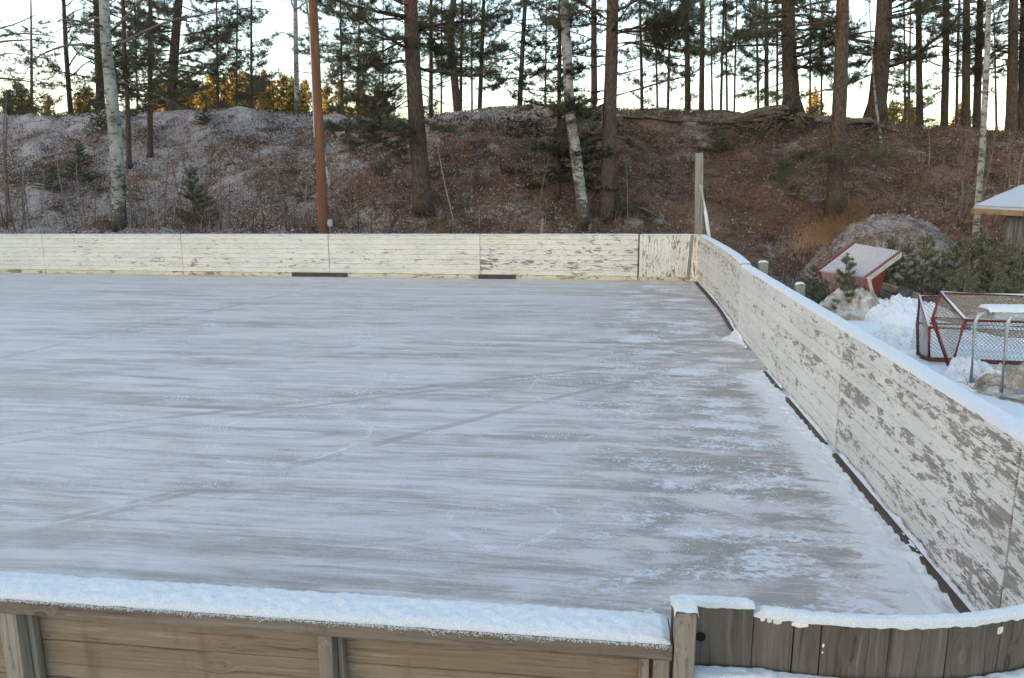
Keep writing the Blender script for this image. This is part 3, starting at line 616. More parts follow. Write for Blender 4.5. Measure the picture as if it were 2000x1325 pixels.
def crumbs():
    pts = []
    def cl(u, v, n, su, sv): 
        for _ in range(n):
            p = Pz(u+random.gauss(0, su), v+random.gauss(0, sv)); pts.append((p, random.uniform(.0018, .0058)))
    for (u, v) in ((800,945),(410,950),(270,1005),(85,1027),(640,887),(870,852),(550,931),(890,903),(720,792),(975,992),(930,1035),(600,784),(705,768),(110,838),(190,868),(420,838),(410,875),(210,812),(345,778),(1230,718),(950,672),(760,735),(1060,738),(700,660),(420,635),(1170,790),(1080,855),(120,950)): cl(u, v, 46, 22, 2.6); cl(u+random.uniform(-15,15), v-3, 26, 9, 2)
    for _ in range(150): cl(random.uniform(1120,1480), random.uniform(570,1110), 14, 13, 2.5)
    for _ in range(60): cl(random.uniform(1290,1560), random.uniform(850,1110), 26, 16, 4)
    for _ in range(40): cl(random.uniform(560,1340), random.uniform(548,560), 6, 25, 2)
    for _ in range(90): cl(random.uniform(0,1300), random.uniform(560,1090), 7, 10, 1.5)
    mb = MB()
    for p, r in pts:
        if p[0] > 2.1 or p[1] > 20.1 or p[1] < 2.25: continue
        r *= max(.7, min(2.2, p[1]/5)); a = random.uniform(0, 6.3); c, s = math.cos(a), math.sin(a); k = random.uniform(.4, 1.)
        n = len(mb.v); h = r*random.uniform(.5, 1.1)
        mb.v += [(p[0]+c*r*1.6, p[1]+s*r*1.6, -.001),(p[0]-s*r*k, p[1]+c*r*k, -.001),(p[0]-c*r*1.3, p[1]-s*r*1.3, -.001),(p[0]+s*r, p[1]-c*r, -.001),(p[0]+c*r*.4, p[1]+s*r*.2, h),(p[0]-c*r*.5, p[1]-s*r*.4, h*.8)]
        for f in ((0,1,4),(1,2,5),(1,5,4),(2,3,5),(3,0,4),(3,4,5)): mb.f.append(tuple(n+i for i in f)); mb.m.append(0)
    tag(mb.build('snow_crumbs', M['snow'], None, True), 'white crumbs of snow scattered over the ice', None, None, 'stuff')
crumbs()

# ------------------------------------------------------------------ timber post, brace and stubs behind the boards
py = 21.0; a = Py(1358,301,py); b = Py(1373,301,py); xx = (Py(1365,465,py)[0]+.03)
t = thing('timber_post', (xx, py, 0), 'tall grey weathered timber post behind the far right corner of the boards', 'post')
mb = MB(); hw = (b[0]-a[0])/2; mb.hexa([(xx-hw,py-hw,0),(xx+hw,py-hw,0),(xx+hw,py+hw,0),(xx-hw,py+hw,0),(a[0],py-hw,a[2]),(b[0],py-hw,a[2]),(b[0],py+hw,a[2]+.03),(a[0],py+hw,a[2]+.03)]); mb.build('post', M['timber_grey'], t, bevel=.01)
mb = MB(); mb.tube([Py(1369.5,362,py-.1), Py(1378,415,py-.4), Py(1389,490,py-.9)], [.045,.045,.045], 10); tag(mb.build('brace', M['white_pipe'], t, True), 'pale slanting pipe brace')
def stub(u0, u1, v, x, dep, label, cap=True):
    p = Px(u0, v, x); q = Py(u1, v, p[1]); w = q[0]-p[0]; t = thing('post_stub', (p[0]+w/2, p[1]+w/2, 0), label, 'post', 'short posts behind the right boards')
    mb = MB(); mb.box((p[0],p[1],-.02),(q[0],p[1]+w,p[2])); mb.build('post', M['timber_grey'], t, bevel=.008)
    if cap: mb = MB(); snow_cap(mb, [(p[0]+w/2,p[1]-.005,p[2]),(p[0]+w/2,p[1]+w+.005,p[2])], w*1.05, .035, .02, 8, .004, .006, u0); mb.build('snow_cap', M['snow'], t, True)
stub(1484,1501,514,2.52,.1,'snow capped grey post stub behind the joint of the right boards')
stub(1556,1573,557,2.62,.1,'snow capped pale post stub between the right boards and the leaning shelter')
p = Pz(1734,672,.0); 
mb = MB(); mb.box((p[0]-.06,p[1]-.03,-.02),(p[0]+.06,p[1]+.09,.16)); tag(mb.build('wood_block', M['ochre_board'], None, bevel=.006), 'small tan sawn wood block standing in snow beside the right boards', 'wood block')

# ------------------------------------------------------------------ utility pole
yb = 21.7; b0 = Py(632,452,yb); t0 = Py(611,0,yb)
dirp = (t0-b0)/(t0[2]-b0[2]); base = b0-dirp*(b0[2]); top = b0+dirp*9.5
t = thing('utility_pole', base, 'reddish brown wooden utility pole leaning slightly behind the far boards', 'pole')
mb = MB(); N = 14; mb.tube([base+(top-base)*i/N for i in range(N+1)], [.150-.045*i/N for i in range(N+1)], 16, lump=.03); mb.build('shaft', M['pole_wood'], t, True)
mb = MB(); pts = [Py(604+(v-30)*.0455, v, yb-.06) for v in range(30, 300, 30)]; mb.tube(pts, .022, 6); mb.build('conduit', M['white_pipe'], t, True)
q = Py(645,436,yb-.05); mb = MB(); mb.box((q[0]-.06,q[1]-.06,q[2]-.10),(q[0]+.06,q[1]+.05,q[2]+.10)); mb.box((q[0]-.10,q[1]-.02,q[2]-.03),(q[0]-.058,q[1]+.01,q[2]+.03)); mb.tube([(q[0],q[1],q[2]-.1),(q[0]-.02,q[1],q[2]-.25)], .02, 6); mb.build('junction_box', M['grey_plastic'], t, bevel=.012)
q = hit(1070,452)
mb = MB(); mb.tube([(q[0],21.9,-.1),(q[0]+.01,21.9,.9),(q[0]+.03,21.9,1.52)], [.045,.04,.035], 8, lump=.2); tag(mb.build('stake', M['pale_twig'], None, True), 'short grey stake just above the far boards left of the leaning birch', 'stake')

# ------------------------------------------------------------------ shed at the right edge
ys = 19.; e0 = Py(1902,404,ys); E = Vector(e0)
sh = thing('shed', (E.x+1.6, ys+1.5, 0), 'weathered grey plank shed with snowy roof at the right edge', 'shed')
sl = Vector((2.75,-.35,-.42)); rg = Vector((1.55,1.35,.78)); rg2 = Vector((3.6, 1.2, .55))
A0 = E; A1 = E+Vector((3.6,-1.25,-.18)); B0 = E+Vector((1.9,1.9,.46)); B1 = A1+Vector((1.9,1.9,.46))
mb = MB(); G = []
for i in range(13):
    r = []
    for j in range(13):
        p = A0.lerp(A1, i/12).lerp(B0.lerp(B1, i/12), j/12); r.append(p+Vector((0,0,.03+.012*mnoise.noise(p*2.2))))
    G.append(r)
mb.grid(G); n = Vector((0,0,-.05))
mb.hexa([A0+n, A1+n, B1+n, B0+n, A0+Vector((0,0,.012)), A1+Vector((0,0,.012)), B1+Vector((0,0,.012)), B0+Vector((0,0,.012))]); rf = mb.build('roof', M['roof_frost'], sh, True)
d = (A1-A0).normalized(); 
mb = MB(); mb.beam(A0+Vector((0,-.02,-.10)), A0+d*.95+Vector((0,-.02,-.10)), .03, .11); mb.build('fascia', M['ochre_board'], sh)
mb = MB(); mb.beam(A0+d*.955+Vector((0,-.02,-.10)), A1+Vector((0,-.02,-.10)), .03, .12); mb.build('fascia', M['shed_wood'], sh)
mb = MB(); dd = (B0-A0); mb.beam(A0+Vector((-.02,0,-.10)), B0+Vector((-.02,0,-.10)), .03, .13); mb.build('fascia', M['ochre_board'], sh)
mb = MB(); w0 = A0+d*.62+Vector((.15,.25,0)); w0.z = 0; w1 = A1+Vector((-.3,.25,0)); w1.z = 0; L = (w1-w0).length; dn = (w1-w0).normalized(); k = int(L/.13); nrm = Vector((-dn.y, dn.x, 0))
for i in range(k):
    a = w0+dn*(i*L/k+.004); b = w0+dn*((i+1)*L/k-.004); z = E.z-.13; jj = nrm*random.uniform(-.008,.008)
    mb.hexa([a+jj, b+jj, b+nrm*.03, a+nrm*.03, a+jj+Vector((0,0,z)), b+jj+Vector((0,0,z)), b+nrm*.03+Vector((0,0,z)), a+nrm*.03+Vector((0,0,z))])
mb.build('front_wall', M['shed_wood'], sh)
mb = MB(); s0 = w0+nrm*.03; s1 = w0+Vector((1.4,1.5,0)); dn = (s1-s0).normalized(); nr2 = Vector((-dn.y,dn.x,0)); L = (s1-s0).length; k = int(L/.13)
for i in range(k):
    a = s0+dn*(i*L/k+.004); b = s0+dn*((i+1)*L/k-.004); z0 = E.z-.15+i/k*.7
    mb.hexa([a, b, b-nr2*.03, a-nr2*.03, a+Vector((0,0,z0)), b+Vector((0,0,z0+.06)), b-nr2*.03+Vector((0,0,z0+.06)), a-nr2*.03+Vector((0,0,z0))])
mb.build('side_wall', M['shed_wood'], sh)
mb = MB(); mb.beam(w0+d*.55+Vector((0,-.06,.05)), w0+d*.35+Vector((0,-.05,1.1)), .03, .16, (0,-1,0)); mb.build('leaning_board', M['timber_grey'], sh)

# ------------------------------------------------------------------ tilted little shelter
yA = 15.2; A = Vector(Py(1688,543,yA)); FL = Vector(Py(1601,531,yA+.62)); B = Vector(Py(1756,493,yA+.75)); Fb = Vector(Py(1698,586,yA+.02)); FLb = FL+(Fb-A)
BL = FL+(B-A)+Vector((0,0,.06))
st = thing('shelter', (A.x, A.y, 0), 'tilted little red shelter with white corrugated roof lying behind the snow heap', 'shelter')
mb = MB(); G = []; nn = 40; up = (FL-A).cross(B-A).normalized()
if up.z < 0: up = -up
for i in range(nn*4+1):
    s = i/(nn*4); r = []
    for j in range(8): 
        p = A.lerp(FL, s).lerp(B.lerp(BL, s), j/7); r.append(p+up*(.022+.016*math.sin(s*nn*.5*2*math.pi)))
    G.append(r)
mb.grid(G); mb.build('roof', M['roof_tin'], st, True)
mb = MB(); mb.hexa([A, FL, BL, B, A+up*.012, FL+up*.012, BL+up*.012, B+up*.012]); mb.build('roof_deck', M['cream_trim'], st)
mb = MB(); k = 9; fn = (FL-A).cross(Fb-A).normalized(); fn = fn if fn.y < 0 else -fn
for i in range(k):
    a, b = A.lerp(FL, i/k+.004), A.lerp(FL, (i+1)/k-.004); c, e = Fb.lerp(FLb, i/k+.004), Fb.lerp(FLb, (i+1)/k-.004)
    mb.hexa([c-fn*.03, e-fn*.03, e, c, a-fn*.03, b-fn*.03, b, a])
mb.build('front_wall', M['pink_wall'], st)
ax = (A-FL).normalized()
def strip(p, q, w, th, wdir, mat, nm, off):
    mb = MB(); o = ax*off; mb.hexa([p+o, q+o, q+o+ax*th, p+o+ax*th, p+o+wdir*w, q+o+wdir*w, q+o+ax*th+wdir*w, p+o+ax*th+wdir*w]); mb.build(nm, mat, st)
ins = (Fb-A).normalized()
strip(A+up*.05, B+up*.05, -.035, .03, up, M['red_trim'], 'red_edging', .022); strip(A+up*.012, B+up*.012, -.11, .03, up, M['cream_trim'], 'fascia', .02)
back = (B-A).normalized(); bin_ = (back-ins*back.dot(ins)).normalized()
strip(A-bin_*.03, Fb-bin_*.03, .035, .03, bin_, M['red_trim'], 'red_edging', .022); strip(A+bin_*.008, Fb+bin_*.008, .10, .03, bin_, M['cream_trim'], 'fascia', .02)
strip(FL+up*.05, BL+up*.05, -.12, .03, up, M['red_trim'], 'red_edging', -.05)
e1 = A.lerp(B, .72)-up*.03; e2 = Vector(Py(1716,590,yA+.3)); mb = MB(); o = -ax*.02
mb.hexa([A+o, e1+o, e2+o, Fb+o, A+o-ax*.03, e1+o-ax*.03, e2+o-ax*.03, Fb+o-ax*.03]); mb.build('end_wall', M['red_wall'], st)
mb = MB(); o = -(A-FL)*.97; mb.hexa([A+o, e1+o, e2+o, Fb+o, A+o-ax*.03, e1+o-ax*.03, e2+o-ax*.03, Fb+o-ax*.03]); mb.build('end_wall', M['red_wall'], st)
# boards lying behind the shelter
bt = thing('board_pile', Pz(1745,585,0), 'pale loose boards and a grey stump lying right of the tilted shelter', 'boards')
mb = MB(); mb.beam(Py(1716,556,16.6), Py(1796,580,16.2), .04, .13, (0,-.3,1)); mb.build('board', M['fresh_board'], bt)
mb = MB(); mb.beam(Py(1718,570,16.7), Py(1760,590,16.4), .04, .10, (0,-.3,1)); mb.build('board', M['timber_grey'], bt)
mb = MB(); q0 = Vector(Py(1752,592,16.0)); q1 = Vector(Py(1770,563,16.0)); mb.tube([q0, q0.lerp(q1,.5), q1], [.16,.15,.14], 9, lump=.5); tag(mb.build('stump', M['shed_wood'], bt), None)

# ------------------------------------------------------------------ snow heaps
def heap(name, c, rx, ry, h, mat, label, seed, rough=.25, rot=0., cat='snow heap', z0=-.02, n=80, sc=4.2, group='heaps of old snow behind the right boards'):
    G = []; cr, sr = math.cos(rot), math.sin(rot)
    for i in range(n+1):
        r = []
        for j in range(n+1):
            a, b = i/n*2-1, j/n*2-1; d = math.sqrt(a*a+b*b); x = c[0]+cr*a*rx-sr*b*ry; y = c[1]+sr*a*rx+cr*b*ry
            q = Vector((x*sc, y*sc, seed)); w = .76*(1+.28*mnoise.noise(Vector((a*1.6, b*1.6, seed))))
            f = max(0., 1-(d/w)**2.6)**.75 if d < w else 0
            v = mnoise.fractal(q*1.6, .8, 2.1, 5); cell = mnoise.voronoi(q)[0][0]
            hh = h*f*(1+rough*v)+rough*h*.55*(.5-cell)*min(1, f*3)
            k = min(1, f*4)
            r.append((x+rough*h*.25*mnoise.noise(q*1.3+Vector((5,0,0)))*k, y+rough*h*.25*mnoise.noise(q*1.3+Vector((0,7,0)))*k, z0+(hh if f > 0 else -.14)-(.06 if k < 1 else 0)*(1-k)))
        G.append(r)
    mb = MB(); mb.grid(G); o = mb.build(name, mat, None, True); return tag(o, label, cat, group)
c = Pz(1672,618,.0); heap('snow_heap', (c[0],c[1]+.15), 1.0, .50, .44, M['snow_dirty'], 'dirty lumpy snow heap in front of the tilted shelter', 3., .38, -.1)
c = Pz(1768,622,.0); heap('snow_heap', (c[0]-.02,c[1]), 1.1, .95, .34, M['snow_white'], 'white crumbly snow heap between the shelter and the goal', 8., .38)
c = Pz(1752,668,.0); heap('snow_heap', (c[0],c[1]-.1), .72, .62, .22, M['snow_white'], 'low white snow heap left of the goal frame', 13., .55)
c = Pz(1910,745,.0); heap('snow_heap', (c[0]-.06,c[1]-.1), .55, .7, .22, M['snow_white'], 'white snow heap in front of the hockey goals beside the rail', 21., .7)
c = Pz(1990,765,.0); heap('snow_heap', (c[0]+.15,c[1]+.1), .95, .9, .22, M['snow_dirty'], 'snow heap at the right edge under the grey pipe stand', 26., .6)

# ------------------------------------------------------------------ hockey goals
def netting(mb, a, b, c, d, cell=.045, r=.0032, sag=.05):
    a, b, c, d = map(Vector, (a, b, c, d)); W = ((b-a).length+(c-d).length)/2; H = ((d-a).length+(c-b).length)/2
    nrm = (b-a).cross(d-a).normalized(); n = max(6, int((W+H)/cell))
    def at(u, v): 
        s = min(max(u/W,0),1); t = min(max(v/H,0),1); p = a.lerp(b, s).lerp(d.lerp(c, s), t); f = 4*s*(1-s)*4*t*(1-t)
        return p+nrm*(f*sag*.5)+Vector((0,0,-f*sag*.5))+nrm*(.012*mnoise.noise(Vector((u*4, v*4, W))))
    for i in range(1, n):
        c0 = (W+H)*i/n
        for sgn in (0, 1):
            u0 = max(0, c0-H); u1 = min(W, c0)
            if u1-u0 < .02: continue
            k = max(2, int((u1-u0)/.12)); pts = []
            for j in range(k+1):
                u = u0+(u1-u0)*j/k; v = c0-u; pts.append(at(u, v) if sgn == 0 else at(W-u, v))
            mb.tube(pts, r, 3, cap=False)
e = Vector((math.cos(R(-10)), math.sin(R(-10)), 0))
yT = 10.55; T = Vector(Py(1857,722,yT)); T.z = .03; T = Vector(Pz(1857,724,.03)); Rr = Vector(Py(1885,625,T.y-.12)); K = Vector(Py(1838,573,T.y+.62)); Lc = Vector(Py(1821,622,T.y+.45))
GL = 1.83
ga = thing('hockey_goal', (T.x+.9*e.x, T.y, 0), 'red framed hockey goal tipped over against another, frost on its upper pipe', 'hockey goal', 'hockey goals dumped behind the right boards')
mb = MB()
for s in (0, 1):
    o = e*GL*s
    mb.tube([Lc+o, T+o], .030, 8); mb.tube([T+o, Rr+o], .024, 8); mb.tube([Rr+o, K+o], .020, 8); mb.tube([K+o, Lc+o], .020, 8)
for p, r in ((Lc,.024),(Rr,.022),(K,.022)): mb.tube([p, p+e*GL], r, 8)
mb.build('frame', M['red_paint'], ga, True)
mb = MB()
for s in (0, 1): o = e*GL*s; mb.tube([K+o+Vector((0,0,.018)), K.lerp(Rr,.5)+o+Vector((0,0,.02)), Rr+o+Vector((0,0,.018))], .017, 8)
mb.tube([K+Vector((0,0,.016)), K+e*GL*.5+Vector((0,0,.014)), K+e*GL+Vector((0,0,.016))], .014, 8); mb.tube([Rr+Vector((0,0,.016)), Rr+e*GL+Vector((0,0,.016))], .012, 8)
mb.build('frost_rime', M['snow'], ga, True)
mb = MB(); netting(mb, K, K+e*GL, Rr+e*GL, Rr); netting(mb, K, K+e*GL, Lc+e*GL, Lc, sag=-.08); netting(mb, Lc, Lc+e*GL, Rr+e*GL, Rr, sag=.22)
for s in (0, 1): o = e*GL*s; netting(mb, K+o, Rr+o, T+o, Lc+o, sag=.03)
mb.build('net', M['net_cord'], ga)
# goal standing behind
P0 = Vector(Pz(1793,690,.03)); P1 = Vector(Pz(1814,702,.03)); P2 = P1+Vector((math.cos(R(-6)), math.sin(R(-6)), 0))*2.1
Q0 = Vector(Py(1796,580,P0.y+.1)); Q1 = Vector(Py(1815,640,P1.y)); Q2 = Q0+(P2-P1)+Vector((0,0,.0))
gb = thing('hockey_goal', (P1.x+.9, P1.y, 0), 'rusty hockey goal standing half hidden behind the tipped one', 'hockey goal', 'hockey goals dumped behind the right boards')
mb = MB(); mb.tube([Q0, Q0.lerp(P0,.5)+Vector((-.02,0,0)), P0], .022, 8, 1); mb.tube([P0, P0.lerp(P1,.5)+Vector((-.03,-.04,0)), P1, P1.lerp(P2,.5), P2], .032, 8, 1)
mb.tube([Q1, P1+Vector((0,0,.02))], .022, 8, 0); mb.tube([Q0, Q0+Vector((.36,.02,0))], .022, 8, 0); mb.tube([Q0, Q1], .018, 8, 0); mb.tube([Q1, Q1+(P2-P1)], .020, 8, 0); mb.tube([Q1+(P2-P1), P2], .02, 8, 0)
m2 = P1+Vector((0,.55,.42)); mb.tube([m2, m2+(P2-P1)], .02, 8, 0)
mb.build('frame', [M['red_paint'], M['rust_pipe']], gb, True)
mb = MB(); mb.tube([Q0+Vector((0,0,.016)), Q0.lerp(Q1,.5)+Vector((0,0,.02)), Q1+Vector((0,0,.014))], .016, 8); mb.tube([Q0+Vector((0,0,.016)), Q0+Vector((.34,.02,.016))], .012, 6); mb.build('frost_rime', M['snow'], gb, True)
mb = MB(); netting(mb, Q0, Q1, P1, P0, sag=.04); netting(mb, Q1, Q1+(P2-P1), P2, P1, sag=-.30, cell=.05); netting(mb, Q0, Q0+(P2-P1), P2+Vector((0,.6,0)), P0+Vector((0,.3,0)), cell=.055, sag=.1); mb.build('net', M['net_cord'], gb)

# ------------------------------------------------------------------ grey pipe stand with a snowy box lid
yS = 8.9; p0 = Pz(1955,775,.0); yS = p0[1]
ps = thing('pipe_stand', p0, 'grey bent pipe stand carrying a snow topped grey box beside the goals', 'pipe stand')
def pipe(u0, v0, u1, v1, uc, vc, y):
    a = Vector(Py(u0, v0, y)); b = Vector(Py(u1, v1, y)); c = Vector(Py(uc, vc, y+.03)); pts = [a, a.lerp(b,.9)]
    for i in range(7):
        th = i/6*math.pi/2; pts.append(b+Vector(((c.x-b.x)*.5*(1-math.cos(th)), 0, (c.z-b.z)*math.sin(th))))
    pts.append(c); return pts
mb = MB(); mb.tube(pipe(1955,775,1967,640,1985,618,yS), .021, 10); mb.build('bent_pipe', M['galvanized'], ps, True)
mb = MB(); mb.tube(pipe(1896,748,1904,635,1935,612,yS+.25), .021, 10); mb.build('bent_pipe', M['galvanized'], ps, True)
mb = MB(); mb.tube([Pz(1953,775,.02), Pz(2010,785,.02)], .02, 8); mb.build('foot_pipe', M['galvanized'], ps, True)
c = Vector(Py(1985,612,yS+.3)); mb = MB(); mb.box((c.x-.28,c.y-.12,c.z-.07),(c.x+.75,c.y+.16,c.z+.035)); mb.box((c.x-.36,c.y-.05,c.z-.02),(c.x-.28,c.y+.02,c.z+.02)); mb.build('box', M['grey_plastic'], ps, bevel=.015)
mb = MB(); snow_cap(mb, [(c.x-.36,c.y+.02,c.z+.037),(c.x+.78,c.y+.02,c.z+.037)], .32, .055, .02, 12, .004, .01, 33.); mb.build('snow_cap', M['snow'], ps, True)
c = Vector(Pz(1990,765,.22)); mb = MB(); mb.tube([c, c+Vector((.5,-.03,.0))], .03, 10); tag(mb.build('metal_tube', M['galvanized'], None, True), 'short shiny metal tube lying on snow at the right edge', 'tube')
# bare twigs sticking out of the snow there
def twig_tuft(name, c, n, h, spread, mat, label, cat, r=.003, curl=.3, group=None):
    mb = MB()
    for _ in range(n):
        a = random.uniform(0, 6.28); l = h*random.uniform(.5, 1.1); p = Vector(c)+Vector((random.gauss(0, spread*.3), random.gauss(0, spread*.3), -.02)); d = Vector((math.cos(a)*curl, math.sin(a)*curl, 1)).normalized(); pts = [p]
        for i in range(5): d = (d+Vector((random.gauss(0,curl*.5), random.gauss(0,curl*.5), -curl*.35))).normalized(); pts.append(pts[-1]+d*l/5)
        mb.tube(pts, [r*(1-i*.15) for i in range(6)], 3, cap=False)
    return tag(mb.build(name, mat, None), label, cat, group)
c = Pz(1925,752,.08); twig_tuft('dry_weeds', c, 22, .34, .3, M['twig'], 'dry brown weed twigs poking out of the snow heap by the pipe stand', 'weeds', .004, .7)
c = Pz(1590,585,.0); twig_tuft('dry_weeds', (c[0],c[1],0), 26, .45, .7, M['twig'], 'dry dark weed stems in snow left of the dirty snow heap', 'weeds', .005, .4)
c = Pz(1765,600,.0); twig_tuft('dry_weeds', (c[0],c[1]+.6,0), 26, .4, .5, M['twig'], 'dry brown weed stems between the loose boards and the goal', 'weeds', .005, .4)

# ------------------------------------------------------------------ gravel mound and straw
c = Py(1745,470,20.4); MC = (c[0], 20.6)
def mound_z(x, y):
    d = math.hypot((x-MC[0])/2.15, (y-MC[1])/1.5); return 1.72*max(0, 1-d*d)**.8 if d < 1 else 0
G = []
for i in range(101):
    r = []
    for j in range(101):
        x = MC[0]+(i/50-1)*2.3; y = MC[1]+(j/50-1)*1.65; z = mound_z(x, y); q = Vector((x*2.3, y*2.3, 2)); k = min(1, z*3)
        r.append((x, y, z+k*(.09*mnoise.fractal(q, .9, 2., 5)+.03*mnoise.noise(q*5))-.05+max(0, tz(x, y)*.6)))
    G.append(r)
mb = MB(); mb.grid(G)
for _ in range(2600):
    i, j = random.randint(4,96), random.randint(4,96); p = Vector(G[i][j])
    if mound_z(p.x, p.y) < .05: continue
    p += Vector((random.gauss(0,.02), random.gauss(0,.02), .01)); r = random.uniform(.012,.05); n = len(mb.v)
    for q in range(5): mb.v.append(tuple(p+Vector((math.cos(q*1.257)*r*random.uniform(.7,1.2), math.sin(q*1.257)*r*random.uniform(.7,1.2), -.015))))
    mb.v.append(tuple(p+Vector((0,0,r*.7))))
    for q in range(5): mb.f.append((n+q, n+(q+1) % 5, n+5)); mb.m.append(0)
tag(mb.build('gravel_mound', M['gravel'], None, True), 'frosted brown gravel mound behind the young pines', 'mound')
def straw(n, u0, u1, v0, v1, label):
    P = []
    for _ in range(n):
        u = (u0+u1)/2+random.gauss(0, (u1-u0)*.24); v = v0+(v1-v0)*((u-u0)/(u1-u0))+random.gauss(0, 17); p = hit(u, v) if v < 455 else Py(u, v, 20.6)
        p = Vector(p); l = random.uniform(.25, .55); d = Vector((random.gauss(-.2,.35), random.gauss(-.3,.3), 1)).normalized(); s = Vector((.006,0,0)); q = p+d*l*.6; e = q+(d+Vector((d.x*.9, -.3, -.6))).normalized()*l*.5
        P.append([p-s, p+s, q]); P.append([q-s*.8, q+s*.8, e])
    o = fast_tris('dry_grass', np.array([[tuple(a) for a in t] for t in P]), M['straw']); return tag(o, label, None, None, 'stuff')
straw(2000, 1560, 1725, 478, 408, 'tan dry grass on the left side of the gravel mound')

# ------------------------------------------------------------------ trees
LEAF = {}
def needles(tufts, k, l0, l1, w, spread, rng):
    """tufts: list of (pos, dir) -> (N,3,3) needle triangles"""
    if not tufts: return np.zeros((0,3,3))
    P = np.array([t[0] for t in tufts]); D = np.array([t[1] for t in tufts]); P = np.repeat(P, k, 0); D = np.repeat(D, k, 0); n = len(P)
    d = D*rng.uniform(.15, 1.0, (n,1))+rng.normal(size=(n,3))*spread; d /= np.linalg.norm(d, axis=1)[:,None]+1e-9
    s = np.cross(d, rng.normal(size=(n,3))); s /= np.linalg.norm(s, axis=1)[:,None]+1e-9
    L = rng.uniform(l0, l1, (n,1)); P = P+rng.normal(size=(n,3))*l0*.25
    return np.stack([P-s*w, P+s*w, P+d*L], 1)
def limb(br, tufts, p, az, el, L, r, fol=1., start=.3, droop=.12, wig=.12, twigs=6.0, twl=.40, tstep=.052, bare=False, n=6, seg=4, flat=.25):
    d = Vector((math.cos(az)*math.cos(el), math.sin(az)*math.cos(el), math.sin(el))); pts = [Vector(p)]
    for i in range(n):
        d = (d+Vector((random.gauss(0,wig), random.gauss(0,wig), random.gauss(0,wig*.8)-droop+.05*i))).normalized(); pts.append(pts[-1]+d*L/n)
    br.tube(pts, [max(.004, r*(1-.86*i/n)) for i in range(n+1)], seg, cap=False)
    for _ in range(int(L*twigs)):
        t = random.uniform(start, 1.); f = t*n; i = min(int(f), n-1); q = pts[i].lerp(pts[i+1], f-i); dd = (pts[i+1]-pts[i]).normalized()
        side = Vector((-dd.y, dd.x, 0)); side = side.normalized() if side.length > 1e-4 else Vector((1,0,0))
        td = (dd*random.uniform(.4,1.)+side*random.choice((-1,1))*random.uniform(.4,1.)+Vector((0,0,random.gauss(.1,flat)))).normalized(); tl = L*twl*random.uniform(.5,1.1)*(1.15-.6*t)
        tp = [q]; e = td
        for _k in range(3): e = (e+Vector((random.gauss(0,.18), random.gauss(0,.18), random.gauss(.03,.14)))).normalized(); tp.append(tp[-1]+e*tl/3)
        br.tube(tp, [max(.0035, r*.30), max(.003, r*.2), .003, .002], 3, cap=False)
        if not bare and random.random() < fol:
            m = max(2, int(tl/tstep))
            for j in range(m):
                s = .3+.7*(j+random.random())/m; g = min(int(s*3), 2); tufts.append((tuple(tp[g].lerp(tp[g+1], s*3-g)+Vector((random.gauss(0,.045), random.gauss(0,.045), random.gauss(0,.035)))), tuple((tp[g+1]-tp[g]).normalized())))
        elif bare and random.random() < .7:
            for _k in range(2):
                g = random.choice((1,2)); f2 = (e+Vector((random.gauss(0,.6), random.gauss(0,.6), random.gauss(0,.5)))).normalized(); br.tube([tp[g], tp[g]+f2*tl*.3, tp[g]+(f2+Vector((0,0,-.2))).normalized()*tl*.6], [.004,.003,.002], 3, cap=False)
    if not bare:
        for j in range(5): tufts.append((tuple(pts[-1]-d*(j*.06)), tuple(d)))
    return pts
def trunk_path(px, y, zt, base=None):
    """px: picture points top -> down (u,v); y depth of the trunk's base; returns bottom-up points"""
    P = [Vector(Py(u, v, y)) for u, v in reversed(px)]
    if base is not None: P[0] = Vector(base)
    zb = tz(P[0].x, P[0].y)-.12
    if P[0].z > zb+.05:
        d = (P[1]-P[0]); d = d/max(d.z, .1); P.insert(0, P[0]+d*(zb-P[0].z))
    d = (P[-1]-P[-2]).normalized()
    while P[-1].z < zt: 
        d = (d*.85+Vector((random.gauss(0,.02), random.gauss(0,.02), .15))).normalized(); P.append(P[-1]+d*min(1.6, max(.3, zt-P[-1].z+.01)))
    return P
def densify(P, st):
    out = []
    for i, (a, b) in enumerate(zip(P[:-1], P[1:])):
        p0 = P[max(i-1,0)]; p3 = P[min(i+2, len(P)-1)]; k = max(1, int((b-a).length/st))
        for j in range(k):
            t = j/k; out.append(.5*((2*a)+(b-p0)*t+(2*p0-5*a+4*b-p3)*t*t+(3*a-p0-3*b+p3)*t**3))
    out.append(P[-1]); return out
def at_h(P, z):
    for a, b in zip(P[:-1], P[1:]):
        if a.z <= z <= b.z: return a.lerp(b, (z-a.z)/max(1e-6, b.z-a.z))
    return P[-1] if z > P[-1].z else P[0]
